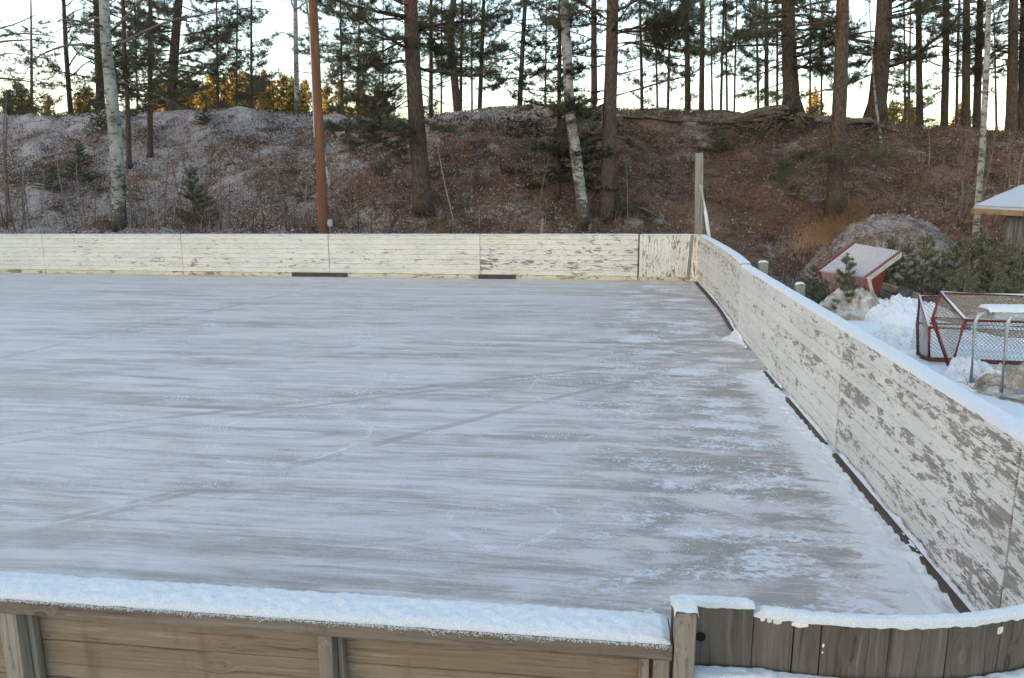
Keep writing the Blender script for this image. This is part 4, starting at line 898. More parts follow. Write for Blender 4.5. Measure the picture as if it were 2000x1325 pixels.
def make_tree(name, label, cat, group, px, y, wpx, kind, zt=15., low=5., dens=3.0, Lm=2.6, extra=(), base=None, fol=.9, flare=.6, dead=0, bias=None, bark=None, roots=0, seedv=None):
    P = trunk_path(px, y, zt, base); dist = math.hypot(P[0].x, P[0].y); r0 = wpx/2/F*dist*.985
    D = densify(P, .45); zb, ztop = D[0].z, D[-1].z
    loc = (D[0].x, D[0].y, max(D[0].z+.1, tz(D[0].x, D[0].y))); t = thing(name, loc, label, cat, group); mb = MB(); rad = []
    for p in D:
        h = p.z-zb; f = max(0., min(1., h/(ztop-zb))); rad.append(r0*(1.06-.72*f**1.25)*(1+flare*math.exp(-h/.28)))
    mb.tube(D, rad, 12 if wpx > 12 else 7, lump=.10)
    bk = M[bark or {'pine':'pine_bark','birch':'birch_bark','spruce':'dark_bark'}[kind]]
    for k in range(roots):
        a = random.uniform(0, 6.28); p = Vector((loc[0], loc[1], loc[2]+.25)); pts = [p]; d = Vector((math.cos(a), math.sin(a), -.25)); l = random.uniform(.5, 1.1)
        for i in range(4): q = pts[-1]+d*l/4; q.z = tz(q.x, q.y)+.05; pts.append(q)
        mb.tube(pts, [r0*.45, r0*.36, r0*.25, r0*.14, .02], 6, lump=.2)
    mb.build('trunk', bk, t, True)
    br = MB(); tf = []; rr = lambda z: r0*(1.06-.72*max(0, min(1,(z-zb)/(ztop-zb)))**1.25)
    if kind == 'pine':
        low = low-(1.15 if px[0][0] < 900 else .6); n = int((min(ztop,13.5)-low)*dens*(2.0 if px[0][0] < 900 else 1.3))
        for i in range(n):
            z = low+(min(ztop,13.5)-low)*((i+random.random())/n)**.9; f = (z-low)/(ztop-low); L = Lm*random.uniform(.5,1.15)*(1-.62*f**1.5); az = random.uniform(0, 6.28)
            if bias is not None and random.random() < .6: az = bias+random.gauss(0,.6)
            limb(br, tf, at_h(D, z), az, random.uniform(-.18,.42), L, rr(z)*random.uniform(.16,.28)+.007, fol, .3, random.uniform(.02,.12))
        for i in range(dead):
            z = random.uniform(zb+1.2, low+1.5); limb(br, tf, at_h(D, z), random.uniform(0,6.28), random.uniform(-.5,.3), random.uniform(.5,1.6), .014, 0, .2, .1, .2, 5, .4, bare=True)
    elif kind == 'spruce':
        n = int((ztop-low)*dens)
        for i in range(n):
            z = low+(ztop-low)*(i+random.random())/n; f = (z-low)/(ztop-low); L = Lm*random.uniform(.75,1.1)*(1-f)**.8+.25
            limb(br, tf, at_h(D, z), random.uniform(0,6.28), random.uniform(-.25,.1), L, .010+.008*L, fol, .12, .05, .06, 6.5, .32, .07, flat=.12)
    elif kind == 'birch':
        n = int((ztop-low)*dens)
        for i in range(n):
            z = low+(ztop-low)*(i+random.random())/n; f = (z-low)/(ztop-low); L = Lm*random.uniform(.6,1.1)*(1-.5*f); az = random.uniform(0,6.28)
            if bias is not None and random.random() < .6: az = bias+random.gauss(0,.6)
            birch_limb(br, at_h(D, z), az, random.uniform(.25,.8), L, rr(z)*.32+.006)
    for (uv, az, el, L, kw) in extra:
        y0 = P[0].y; q = Vector(Py(uv[0], uv[1], y0)); kw = dict(kw); g = kw.pop('bt', False)
        p = at_h(D, q.z)
        if g: birch_limb(br, p, R(az), R(el), L, kw.get('r', .04))
        elif kw.get('bare'): limb(br, tf, p, R(az), R(el), L, kw.pop('r', .03), **kw)
        else:
            r = kw.pop('r', .03); kw['twigs'] = kw.get('twigs', 6)*1.5
            for q in range(2): limb(br, tf, p+Vector((0,0,random.gauss(0,.1)*q)), R(az+q*random.gauss(0,14)), R(el+q*random.gauss(0,6)), L*(1-.2*q), r*(1-.3*q), **kw)
    if br.v: br.build('branches', bk if kind != 'birch' else M['twig'], t, True)
    if tf:
        if kind == 'spruce': V = needles(tf, 11, .05, .11, .010, .55, RNG); mt = M['spruce_needles']
        else: V = needles(tf, 16, .06, .135, .0052, .68, RNG); mt = M['pine_needles']
        fast_tris('crown', V, mt, t)
    return t
def birch_limb(br, p, az, el, L, r):
    d = Vector((math.cos(az)*math.cos(el), math.sin(az)*math.cos(el), math.sin(el))); pts = [Vector(p)]; n = 9
    for i in range(n): d = (d+Vector((random.gauss(0,.13), random.gauss(0,.13), random.gauss(0,.1)-.05))).normalized(); pts.append(pts[-1]+d*L/n)
    br.tube(pts, [max(.005, r*(1-.85*i/n)) for i in range(n+1)], 5, cap=False)
    for _ in range(int(L*5)):
        t = random.uniform(.2,1); f = t*n; i = min(int(f), n-1); q = pts[i].lerp(pts[i+1], f-i); dd = (pts[i+1]-pts[i]).normalized(); e = (dd*.8+Vector((random.gauss(0,.6), random.gauss(0,.6), random.gauss(.1,.4)))).normalized(); tl = L*random.uniform(.18,.42); tp = [q]
        for k in range(6): e = (e+Vector((random.gauss(0,.15), random.gauss(0,.15), random.gauss(-.16,.1)))).normalized(); tp.append(tp[-1]+e*tl/6)
        br.tube(tp, [max(.005, r*.3),.006,.005,.004,.0035,.003,.0025], 3, cap=False)
        for k in range(4):
            j = random.randint(1,6); g = (e+Vector((random.gauss(0,.6), random.gauss(0,.6), random.gauss(-.5,.4)))).normalized(); l2 = tl*random.uniform(.2,.6); a = tp[j]; b = a+g*l2*.5; c2 = b+(g+Vector((0,0,-.7))).normalized()*l2*.5
            br.tube([a,b,c2], [.004,.003,.0022], 3, cap=False)
GP = 'pines on the wooded bank'; GB = 'birches on the bank'; GT = 'thin trunks standing along the crest'
X = dict
# --- main named trees -------------------------------------------------
b = hit(233,447); make_tree('birch_tree','thick white birch with black marks, leftmost on the bank','birch',GB,[(203,0),(207,80),(222,230),(231,360),(233,447)],b[1],22,'birch',14,7.5,1.6,3.2,
    [((214,100),20,32,5.5,X(bt=True,r=.055)),((210,92),170,8,3.6,X(bt=True,r=.05)),((206,40),150,25,4,X(bt=True,r=.05)),((220,200),185,-30,1.7,X(bt=True,r=.035)),((222,150),15,-25,2.4,X(bt=True,r=.03)),((214,70),5,45,4.4,X(bt=True,r=.05))],base=b,flare=.35)
b = hit(252,330); make_tree('pine_tree','slender reddish pine trunk just right of the thick white birch','pine',GP,[(240,0),(244,120),(250,230),(252,330)],b[1],8,'pine',14,6.8,3.2,2.0,base=b,dead=8,fol=.85)
b = hit(293,310); make_tree('pine_tree','slender dark pine second to the right of the thick white birch','pine',GP,[(293,0),(293,120),(292,310)],b[1],9,'pine',14,6.2,3.6,2.3,base=b,dead=8,fol=.9)
make_tree('pine_tree','dark pine directly behind the upper part of the thick white birch','pine',GP,[(189,0),(192,110),(198,230)],35.5,13,'pine',17,6.6,3.6,2.8,dead=6)
make_tree('pine_tree','pine on the crest left of the sunlit far trees, leaning right at top','pine',GP,[(349,0),(340,110),(333,222)],35,16,'pine',17,7.0,3.6,3.0,dead=4,extra=[((345,70),10,10,3,X(r=.05)),((345,110),-10,5,2.6,X(r=.04)),((350,60),170,5,2.4,X(r=.04))])
make_tree('bare_tree','thin dark bare trunk standing on the crest near the left edge','tree',GB,[(124,0),(129,100),(138,228)],36,8,'birch',16,7.5,2.2,2.4,bark='dark_bark')
make_tree('birch_tree','bare drooping birch at the left edge with hanging twigs','birch',GB,[(-70,0),(-66,150),(-60,240)],34,16,'birch',14,7.2,4.5,4.8,bias=.0)
make_tree('birch_tree','slim birch on the crest to the left of the utility pole','birch',GB,[(577,0),(578,100),(580,200),(583,270)],34,10,'birch',15,8.,1.6,2.2)
make_tree('pine_tree','very thin dark trunk on the crest above the saplings left of the utility pole','pine',GT,[(491,0),(491,120),(492,222)],38,5,'pine',15,7.0,2.4,1.7,fol=.8)
b = hit(826,415); make_tree('pine_tree','massive grey brown pine in the middle of the bank with flared base','pine',GP,[(802,0),(806,110),(813,230),(820,330),(826,415)],b[1],33,'pine',16,7.1,3.4,3.4,
    [((803,40),172,18,4.2,X(r=.06,droop=.05)),((806,75),185,-4,3.2,X(r=.045)),((808,120),200,-6,2.6,X(r=.035)),((810,150),160,-10,2.8,X(r=.03)),((812,190),195,-15,2.4,X(r=.025)),((814,240),200,0,2.8,X(r=.03,twigs=8)),((814,235),-20,0,1.6,X(r=.03,twigs=8)),((814,255),265,-4,1.2,X(r=.03,twigs=8)),((815,250),250,-2,1.6,X(r=.025,twigs=6)),((815,255),172,-4,2.6,X(r=.03,twigs=6)),((812,180),20,-8,1.7,X(r=.025,bare=True)),((806,60),20,12,2.6,X(r=.04)),((820,360),240,-30,1.4,X(r=.018,bare=True)),((822,370),300,-35,1.4,X(r=.018,bare=True)),((812,205),340,-20,1.6,X(r=.02,bare=True))],base=b,dead=10,flare=.55)
make_tree('pine_tree','thin pine right behind the massive grey brown pine','pine',GT,[(842,0),(842,120),(842,233)],35.5,8,'pine',16,7.4,3,2.2,dead=6)
make_tree('pine_tree','dark curved trunk on the crest right of the massive pine','pine',GP,[(886,0),(880,60),(886,140),(895,224)],34.5,15,'pine',16,8.6,3,2.4,dead=5,flare=.3)
make_tree('pine_tree','thin straight trunk touching the dark curved one on the crest','pine',GT,[(903,0),(901,110),(900,222)],37,6,'pine',16,8.,3,2.0,dead=5)
make_tree('pine_tree','slim trunk alone on the crest between the curved pine and the spruce','pine',GT,[(945,0),(941,110),(937,216)],36,8.5,'pine',16,8.4,3.2,2.6,dead=5)
make_tree('pine_tree','slim dark pine on the crest just left of the dark spruce','pine',GT,[(1026,0),(1020,110),(1015,211)],35.5,9.5,'pine',16,7.2,3.6,2.6,extra=[((1020,60),185,-5,2.4,X(r=.03)),((1020,100),190,-8,2.4,X(r=.03)),((1018,150),180,-5,2.,X(r=.025)),((1018,140),10,-5,2.,X(r=.025))],dead=4)
b = hit(1090,392); make_tree('spruce_tree','dark drooping spruce behind the leaning birch','spruce',GP,[(1094,0),(1093,100),(1090,392)],b[1],9,'spruce',12.5,tz(b[0],b[1])+.5,10.0,2.0,base=b,fol=1.)
b = hit(1142,440); make_tree('birch_tree','leaning mossy birch in front of the red topped pine','birch',GB,[(1102,0),(1107,100),(1114,220),(1128,330),(1142,440)],b[1],22,'birch',14,8.4,1.4,2.6,base=b,flare=.35,extra=[((1118,280),190,-25,1.3,X(bt=True,r=.02)),((1108,110),10,20,2.,X(bt=True,r=.03))])
b = hit(1184,430); make_tree('pine_tree','red barked pine beside the leaning birch, low green boughs','pine',GP,[(1197,0),(1194,120),(1191,220),(1187,330),(1184,430)],b[1],27,'pine',16,7.6,3,3.2,
    [((1190,270),187,6,2.9,X(r=.035,twigs=9,twl=.3)),((1190,262),165,4,2.2,X(r=.03,twigs=8)),((1190,190),200,-8,2.2,X(r=.03,twigs=7)),((1190,200),150,-10,1.8,X(r=.03,twigs=7)),((1190,265),20,-4,1.3,X(r=.025,twigs=7)),((1196,85),12,12,3.4,X(r=.045,twigs=8)),((1195,70),-12,12,3.2,X(r=.045,twigs=8)),((1196,60),30,5,3.0,X(r=.04,twigs=8)),((1194,190),8,22,5.4,X(r=.035,bare=True,twigs=2)),((1196,110),175,15,1.9,X(r=.035,bare=True)),((1197,45),160,35,2.6,X(r=.06)),((1192,150),40,25,2.6,X(r=.025,bare=True)),((1188,235),215,-40,1.,X(r=.025,bare=True)),((1184,400),10,-5,1.2,X(r=.015,twigs=5))],base=b,dead=6,flare=.5)
make_tree('pine_tree','dark straight trunk between the leaning birch and the red barked pine','pine',GP,[(1160,0),(1160,110),(1161,200)],35,12,'pine',17,8.4,3,2.4,dead=4)
make_tree('pine_tree','reddish slim trunk on the crest above the tall timber post','pine',GP,[(1372,0),(1371,110),(1370,214)],35.5,10,'pine',17,9.0,3.2,2.2,dead=5)
make_tree('pine_tree','slim dark trunk just left of the reddish trunk above the timber post','pine',GP,[(1341,0),(1342,110),(1343,214)],36,11,'pine',17,7.6,3.6,2.6,dead=4,bias=3.1)
b = hit(1548,236); make_tree('pine_tree','big pine on the crest with exposed spreading roots','pine',GP,[(1539,0),(1541,100),(1546,190),(1548,226)],33.,27,'pine',17,7.2,3.6,3.4,[((1540,30),10,8,3.,X(r=.05)),((1541,60),180,0,2.8,X(r=.045)),((1543,95),5,-5,2.6,X(r=.04)),((1543,120),175,-5,2.4,X(r=.035)),((1545,160),182,0,2.,X(r=.03)),((1545,130),-15,5,2.6,X(r=.035))],dead=6,flare=1.1,roots=6)
b = hit(1628,418); make_tree('pine_tree','reddish brown pine on the slope above the tan dry grass','pine',GP,[(1646,0),(1643,120),(1638,240),(1632,340),(1628,418)],b[1],26,'pine',16,7.9,2.8,3.2,
    [((1640,40),185,10,2.8,X(r=.04)),((1638,275),195,-14,2.6,X(r=.03,twigs=7)),((1636,285),250,-14,1.7,X(r=.025,twigs=7)),((1638,280),-10,-12,1.9,X(r=.03,twigs=7)),((1638,250),200,-32,2.4,X(r=.022,bare=True,twigs=6)),((1638,245),-20,-30,2.2,X(r=.022,bare=True,twigs=6)),((1639,240),285,-35,1.6,X(r=.02,bare=True,twigs=6)),((1640,220),210,-25,2.,X(r=.02,bare=True,twigs=6)),((1641,110),15,12,1.6,X(r=.03,bare=True)),((1641,170),170,-4,2.0,X(r=.025))],base=b,dead=8,flare=.4)
make_tree('pine_tree','stout dark pine on the crest with base swelling to the left','pine',GP,[(1727,0),(1724,80),(1714,200),(1710,240)],33.,29,'pine',17,7.4,3.6,3.4,[((1725,30),5,15,3.,X(r=.05)),((1722,90),180,0,2.6,X(r=.045)),((1724,60),175,8,2.8,X(r=.045)),((1720,100),15,8,2.6,X(r=.04)),((1718,140),180,-8,2.4,X(r=.035)),((1718,125),5,28,3.6,X(r=.035,bare=True)),((1716,160),-5,-12,1.8,X(r=.03))],dead=6,flare=1.0,roots=5)
make_tree('pine_tree','dark slim trunk right of the stout dark pine','pine',GT,[(1794,0),(1795,120),(1797,250)],36,11,'pine',17,8.8,2.8,2.2,dead=4)
make_tree('pine_tree','dark trunk with low shaggy boughs midway between stout pine and right birch','pine',GP,[(1848,0),(1847,120),(1844,250)],36,12,'pine',17,6.8,4.2,2.4,dead=6)
make_tree('pine_tree','mid brown trunk left of the slim white birch at the right','pine',GP,[(1888,0),(1887,110),(1887,256)],35.5,13,'pine',17,7.6,3,2.2,dead=5)
make_tree('pine_tree','dark trunk crossing behind the slim white birch at the right','pine',GP,[(1915,0),(1911,110),(1907,258)],36.5,12,'pine',17,8.0,3,2.4,dead=5)
make_tree('pine_tree','mossy thick trunk near the right edge of the wood','pine',GP,[(1980,0),(1978,120),(1974,260)],34.5,16,'pine',17,7.6,3.2,2.6,dead=6)
make_tree('pine_tree','dark trunk cut off by the right edge of the photo','pine',GP,[(2001,0),(1999,120),(1996,262)],36,14,'pine',17,7.6,3.2,2.6,dead=5)
b = hit(1905,478); make_tree('birch_tree','slim white birch leaning beside the shed roof','birch',GB,[(1931,0),(1927,130),(1919,280),(1911,380),(1905,478)],min(b[1],22.8),10.5,'birch',13,6.5,1.6,1.6,flare=.3)
b = hit(1727,322); make_tree('birch_tree','pale thin crooked birch sapling below the stout dark pine','birch',GB,[(1702,90),(1708,180),(1717,250),(1727,322)],b[1],4.5,'birch',8.2,6.,2.,.9,base=b,flare=.2)
b = hit(668,446); make_tree('birch_tree','young white birch leaning away just right of the utility pole','birch',GB,[(628,240),(637,320),(650,390),(668,446)],b[1],7,'birch',9.5,5.,2.,1.3,base=b,flare=.2)

# --- thin trunks on the crest; labels run along the crest from a landmark tree
ordn = ['first','second','third','fourth','fifth','sixth','seventh','eighth','ninth','tenth','eleventh','twelfth']
thin = [('red barked pine',[(1254,6),(1284,4)]),('reddish trunk above the timber post',[(1391,4),(1408,5),(1420,4),(1434,4),(1481,5),(1497,9)]),('big pine with exposed roots',[(1582,4),(1604,4)]),('stout dark pine',[(1768,4),(1868,5)]),('massive grey brown pine',[(862,4),(922,4)])]
for lm, lst in thin:
    for i, (u, wp) in enumerate(lst):
        lean = random.uniform(-6, 6); vv = float(np.interp(u, [q[0] for q in _cu], [q[1] for q in _cu]))
        make_tree('slender_pine', f'{ordn[i]} thin dark trunk right of the {lm}', 'pine', GT, [(u+lean,0),(u+lean*.4,110),(u,vv)], random.uniform(38,48), wp, 'pine', 16, random.uniform(7.6,9.5), 3.0, 1.7, dead=6, fol=.85)

# --- background pines standing back from the crest, only crowns and stems between the others
bgu = [(62,205),(268,200),(425,180),(462,190),(668,190),(700,180),(748,180),(1065,190),(1305,190),(1518,190),(1775,190),(1945,190)]
for i, (u, vv) in enumerate(bgu):
    y = random.uniform(40, 56); lean = random.uniform(-5, 5)
    near = min([(abs(u-q), q, nm) for q, nm in ((230,'thick white birch'),(620,'utility pole'),(815,'massive pine'),(1092,'dark spruce'),(1195,'red barked pine'),(1370,'tall timber post'),(1545,'pine with exposed roots'),(1720,'stout dark pine'),(1925,'slim white birch'))])
    side = 'left' if u < near[1] else 'right'
    same = sorted(abs(q-near[1]) for q, _ in bgu if min((abs(q-z), z) for z in (230,620,815,1092,1195,1370,1545,1720,1925))[1] == near[1] and (q < near[1]) == (u < near[1]))
    k = same.index(abs(u-near[1]))
    make_tree('background_pine', f'{ordn[k]} slender pine back from the crest, {side} of the {near[2]}', 'pine', 'pines standing back from the crest', [(u+lean,0),(u+lean*.5,90),(u,vv)], y, random.uniform(3.5, 6), 'pine', random.uniform(13,17), random.uniform(6.2,8.6), 3.6, 2.6, dead=3, fol=.95)

# --- far pines beyond the crest: three built, then copied
def far_pine(h, rb, kind):
    o = thing('far_pine', (0,0,0), None, None); mb = MB(); mb.tube([(0,0,-1),(0,0,h*.5),(0,0,h*.97)], [.16,.11,.03], 6); mb.build('trunk', M['dark_bark'], o)
    tf = []; br = MB()
    for i in range(int(h*10)):
        z = h*.10+h*.90*(i/(h*10)); f = z/h; L = rb*min(1, (1.02-f)*1.9)**.8*random.uniform(.55,1.15)+.2; az = random.uniform(0,6.28); n = int(L*10)
        for j in range(n):
            q = ((j+.5)/n)**.8; tf.append(((math.cos(az)*L*q+random.gauss(0,.16), math.sin(az)*L*q+random.gauss(0,.16), z+L*q*.3+random.gauss(0,.16)), (math.cos(az), math.sin(az), .4)))
    fast_tris('crown', needles(tf, 9, .22, .46, .05, .7, RNG), M['far_needles'], o); return o
def copy_tree(o):
    r = o.copy(); COL.objects.link(r)
    for ch in o.children: c = ch.copy(); COL.objects.link(c); c.parent = r
    return r
protos = [far_pine(12, 2.7, 0), far_pine(12, 2.2, 1), far_pine(12, 3.1, 2)]; used = set()
farspec = []
for i, u in enumerate([308,330,352,372,395,418,440,458,476,496,514,532,552,572,596,640,668,700,735]): farspec.append((u, [172,164,176,165,184,160,170,156,160,168,158,176,164,170,176,182,176,182,184][i] , random.uniform(88,112), 'sunlit golden pine far beyond the crest', 'between the birch and the massive pine'))
for i, u in enumerate([10,32,58,92,150,172]): farspec.append((u, [178,160,186,188,182,170][i], 62+3*i, 'small dark green pine beyond the crest', 'near the left edge'))
for i, u in enumerate([1745,1768,1790,1590,1880]): farspec.append((u, [212,205,220,196,214][i], 95+4*i, 'small sunlit pine far behind the crest', 'on the right'))
for i, (u, v, y, lab, wh) in enumerate(farspec):
    k = i % 3; o = protos[k] if k not in used else copy_tree(protos[k]); used.add(k)
    p = Py(u, v, y); zb = tz(p[0], y); s = max(.35, (p[2]-zb)/12.*(1.1 if y > 80 else 1.)); o.location = (p[0], y, zb); o.scale = (s*random.uniform(.75,1.), s*random.uniform(.75,1.), s); o.rotation_euler.z = random.uniform(0,6.28)
    idx = [q for q in farspec if q[3] == lab].index(farspec[i]); n = [q for q in farspec if q[3] == lab]
    word = (ordn+['thirteenth','fourteenth','fifteenth','sixteenth','seventeenth','eighteenth','nineteenth'])[idx]
    tag(o, f'{word} {lab}, counted from the left', 'pine', 'pines far beyond the crest')

# --- young pines with frost behind the right boards: three built, then copied
def young_pine(h, rb):
    o = thing('young_pine', (0,0,0), None, None); mb = MB(); mb.tube([(0,0,-.05),(.01,0,h*.5),(0,.01,h)], [.022,.014,.005], 6); tf = []; nw = int(h/.13)
    for i in range(nw):
        z = h*.06+h*.9*i/nw; f = z/h
        for k in range(random.randint(5,8)): 
            az = random.uniform(0,6.28); L = rb*(1-f*.85)*random.uniform(.6,1.1)+.06; el = .1+.7*f; pts = [Vector((0,0,z))]; d = Vector((math.cos(az)*math.cos(el), math.sin(az)*math.cos(el), math.sin(el)))
            for j in range(4): d = (d+Vector((random.gauss(0,.08), random.gauss(0,.08), .06))).normalized(); pts.append(pts[-1]+d*L/4)
            mb.tube(pts, [.006,.005,.004,.003,.002], 3, cap=False)
            for j in range(max(4, int(L/.026))):
                s = random.uniform(.15,1)*4; g = min(int(s), 3); tf.append((tuple(pts[g].lerp(pts[g+1], s-g)), tuple(d)))
    for j in range(10): tf.append(((0,0,h*(.9+.012*j)), (0,0,1)))
    mb.build('trunk', M['twig'], o); fast_tris('crown', needles(tf, 13, .045, .085, .0036, .62, RNG), M['young_needles'], o); return o
yp = [young_pine(1.15,.42), young_pine(1.3,.50), young_pine(1.0,.5)]; usedy = set()
yspec = [(1655,600,15.25,498,'frosted young pine in front of the tilted shelter'),(1612,592,15.5,545,'low young pine at the left end of the tilted shelter'),(1590,572,16.8,520,'young pine on its own between the boards and the tilted shelter'),(1622,560,17.4,505,'young pine behind the left end of the tilted shelter'),
 (1742,585,17.2,462,'tall young pine behind the right end of the tilted shelter'),(1775,588,17.0,480,'young pine above the loose boards'),(1812,590,16.8,455,'tall young pine in the row behind the goals, below the gravel mound'),(1842,590,16.6,490,'low bushy young pine between two taller ones behind the goals'),
 (1868,592,16.9,478,'young pine behind the upper corner of the tipped goal'),(1898,592,16.4,472,'young pine in the row just left of the shed wall'),(1925,594,16.6,452,'young pine in front of the shed corner'),(1950,594,16.2,488,'low young pine in front of the shed wall'),(1972,596,16.5,470,'young pine in front of the leaning board of the shed'),(1998,598,16.1,482,'young pine at the right edge in front of the shed'),(1890,600,15.2,520,'small young pine close behind the tipped goal'),(1955,602,15.0,530,'small bushy young pine behind the snow topped box'),(1720,575,18.2,490,'slim young pine half hidden behind the shelter roof')]
for i, (u, vb, y, vt, lab) in enumerate(yspec):
    k = i % 3; o = yp[k] if k not in usedy else copy_tree(yp[k]); usedy.add(k); h0 = [1.15,1.3,1.0][k]
    p = Py(u, vt, y); s = max(.4, (p[2]+.02)/h0); o.location = (p[0], y, -.02); sw = min(s, 1.15); o.scale = (sw, sw, s); o.rotation_euler.z = random.uniform(0,6.28); tag(o, lab, 'young pine', 'young pines behind the right boards')

# --- small evergreens on the slope
def slope_bush(u, vb, vt, label, rb):
    p = hit(u, vb); o = copy_tree(yp[1]); q = Py(u, vt, p[1]); s = max(.4, (q[2]-p[2])/1.3); o.location = (p[0], p[1], tz(p[0], p[1])+.05); o.scale = (s*rb, s*rb, s); o.rotation_euler.z = random.uniform(0,6); tag(o, label, 'young pine', 'young pines on the slope')
slope_bush(383,440,330,'sparse olive young pine on the slope right of the thick birch',1.1); slope_bush(160,360,285,'dark young pine on the frosty slope left of the thick birch',1.5); slope_bush(105,380,325,'low dark young pine on the frosty slope near the left edge',1.8)
slope_bush(1400,300,250,'low olive young pine on the crest slope right of the timber post',2.2); slope_bush(760,262,232,'low young pine near the crest left of the massive pine',2.4); slope_bush(1210,430,380,'small young pine at the foot of the red barked pine',1.4)
slope_bush(400,248,215,'dark low young pine on the crest below the sunlit far trees',2.6); slope_bush(200,268,205,'dark young pine right behind the thick birch near the crest',1.5)

scatter_quads('leaf_litter', 9000, (2.7, 10), (15.5, 21.8), .016, .05, M['litter'], .0, 'frosted leaf litter between the right boards and the gravel mound', fn=lambda x, y: x*0)
# --- exposed roots along the crest
def root(px, ys, r0, r1):
    pts = [Vector(Py(u, v, y)) for (u, v), y in zip(px, ys)]; return densify(pts, .2), r0, r1
rt = thing('exposed_roots', Py(1450,228,32.6), 'tangle of grey exposed roots hanging along the eroded crest', 'roots')
def rtube(mb, px, y, r0, r1):
    pts = densify([Vector(Py(u, v, y))+Vector((0,random.gauss(0,.05),0)) for u, v in px], .25); n = len(pts); mb.tube(pts, [r0+(r1-r0)*i/(n-1) for i in range(n)], 7, lump=.3)
for px, r0, r1 in (([(1545,212),(1500,214),(1450,228),(1390,240),(1320,236),(1260,228)],.16,.05),([(1540,222),(1490,222),(1440,236),(1370,238),(1290,232),(1215,228)],.12,.04),([(1530,228),(1480,236),(1430,236),(1400,248)],.09,.03),([(1540,230),(1505,240),(1490,252),(1486,282)],.08,.03),([(1520,226),(1470,228),(1440,244),(1480,250)],.07,.03),
    ([(1550,222),(1590,228),(1640,236),(1700,240)],.10,.07),([(1700,244),(1745,252),(1760,262),(1735,268)],.12,.06),([(1500,240),(1505,262),(1520,250)],.05,.02),([(1340,240),(1250,225),(1205,235),(1172,262)],.05,.03),([(1280,228),(1325,232),(1330,258)],.04,.02),([(1470,236),(1450,270),(1460,285)],.04,.02),([(1710,236),(1650,238),(1590,236)],.14,.10)):
    mb = MB(); rtube(mb, px, 31.9, r0, r1); mb.build('root', M['root_wood'], rt, True)
for k in range(22):
    b0 = random.choice([(1548,226),(1540,222),(1530,230),(1712,240)]); du = random.choice([-1,-1,-1,1])*random.uniform(15,75) if b0[0] < 1600 else random.uniform(-70,40); dv = random.uniform(6,48); px = [b0]
    for q in range(1,5): px.append((b0[0]+du*q/4+random.gauss(0,5), b0[1]+dv*(q/4)**1.6+random.gauss(0,4)))
    mb = MB(); rtube(mb, px, random.uniform(31.4,32.2), random.uniform(.025,.075), .012); mb.build('root', M['root_wood'], rt, True)
def fallen(px, y, r, label):
    mb = MB(); pts = densify([Vector(Py(u, v, y if y else hit(u, v)[1]-.1)) for u, v in px], .3); mb.tube(pts, [r*(1-.6*i/(len(pts)-1)) for i in range(len(pts))], 6, lump=.2)
    for _ in range(5):
        p = random.choice(pts); d = Vector((random.gauss(0,1), random.gauss(0,.4)-.3, random.gauss(.2,.6))).normalized(); mb.tube([p, p+d*.35, p+d*.6+Vector((0,0,-.1))], [.012,.008,.004], 4, cap=False)
    tag(mb.build('fallen_branch', M['pale_twig'], None, True), label, 'branch', 'fallen branches on the slope')
fallen([(1690,362),(1725,372),(1760,402)],None,.03,'dead branch on the slope above the gravel mound'); fallen([(520,398),(580,380),(640,372)],None,.025,'dead branch lying left of the utility pole'); fallen([(1240,402),(1290,425),(1320,455)],None,.035,'dead branch on the slope right of the red barked pine'); fallen([(1725,322),(1760,335)],None,.04,'pale fallen log at the foot of the thin crooked birch sapling')
# stones on the slope
def stone(u, v, r, label):
    p = Vector(hit(u, v)); mb = MB(); G = []
    for i in range(13):
        row = []
        for j in range(17):
            th = i/12*math.pi; ph = j/16*2*math.pi; d = Vector((math.sin(th)*math.cos(ph), math.sin(th)*math.sin(ph), math.cos(th)*.7)); row.append(p+d*r*(1+.35*mnoise.noise(d*1.7+p)+.12*mnoise.noise(d*5+p)))
        G.append(row)
    mb.grid(G); tag(mb.build('stone', M['rock'], None, True), label, 'stone', 'stones on the slope')
stone(1288,436,.22,'grey stone above the far boards right of the red barked pine'); stone(1235,440,.30,'mossy stone at the foot of the red barked pine'); stone(1292,425,.14,'small grey stone resting above another right of the red barked pine')

# --- bare saplings on the slope
sap = [(8,452,300),(14,450,210),(30,452,180),(42,450,330),(52,448,262),(62,452,340),(100,450,330),(135,445,345),(150,452,300),(168,450,320),(185,448,352),
 (258,450,300),(268,446,280),(282,450,305),(290,446,350),(302,448,330),(312,452,310),(322,446,300),(338,450,280),(352,452,330),(368,446,260),(378,442,320),(395,440,265),(402,448,280),
 (432,452,300),(448,448,350),(470,450,330),(492,452,330),(515,452,235),(530,446,330),(548,450,320),(562,452,205),(575,448,300),(590,450,260),(606,452,330),
 (690,450,330),(700,448,230),(726,450,340),(890,454,262),(1000,458,320),(1052,440,300),(1226,446,300),(990,455,345),(770,430,360),
 (1830,395,300),(1842,420,290),(1868,445,230),(1882,430,275),(1895,460,245),(1940,450,262),(1960,440,250),(1968,420,225),(1985,400,255),(1815,330,255),(1780,300,230),(1660,420,330),(1508,300,225)]
lms = [(-30,'left edge of the photo'),(233,'thick white birch'),(632,'utility pole'),(826,'massive grey brown pine'),(1142,'leaning mossy birch'),(1184,'red barked pine'),(1365,'tall timber post'),(1628,'reddish brown pine above the dry grass'),(1800,'gravel mound top')]
cnt = {}
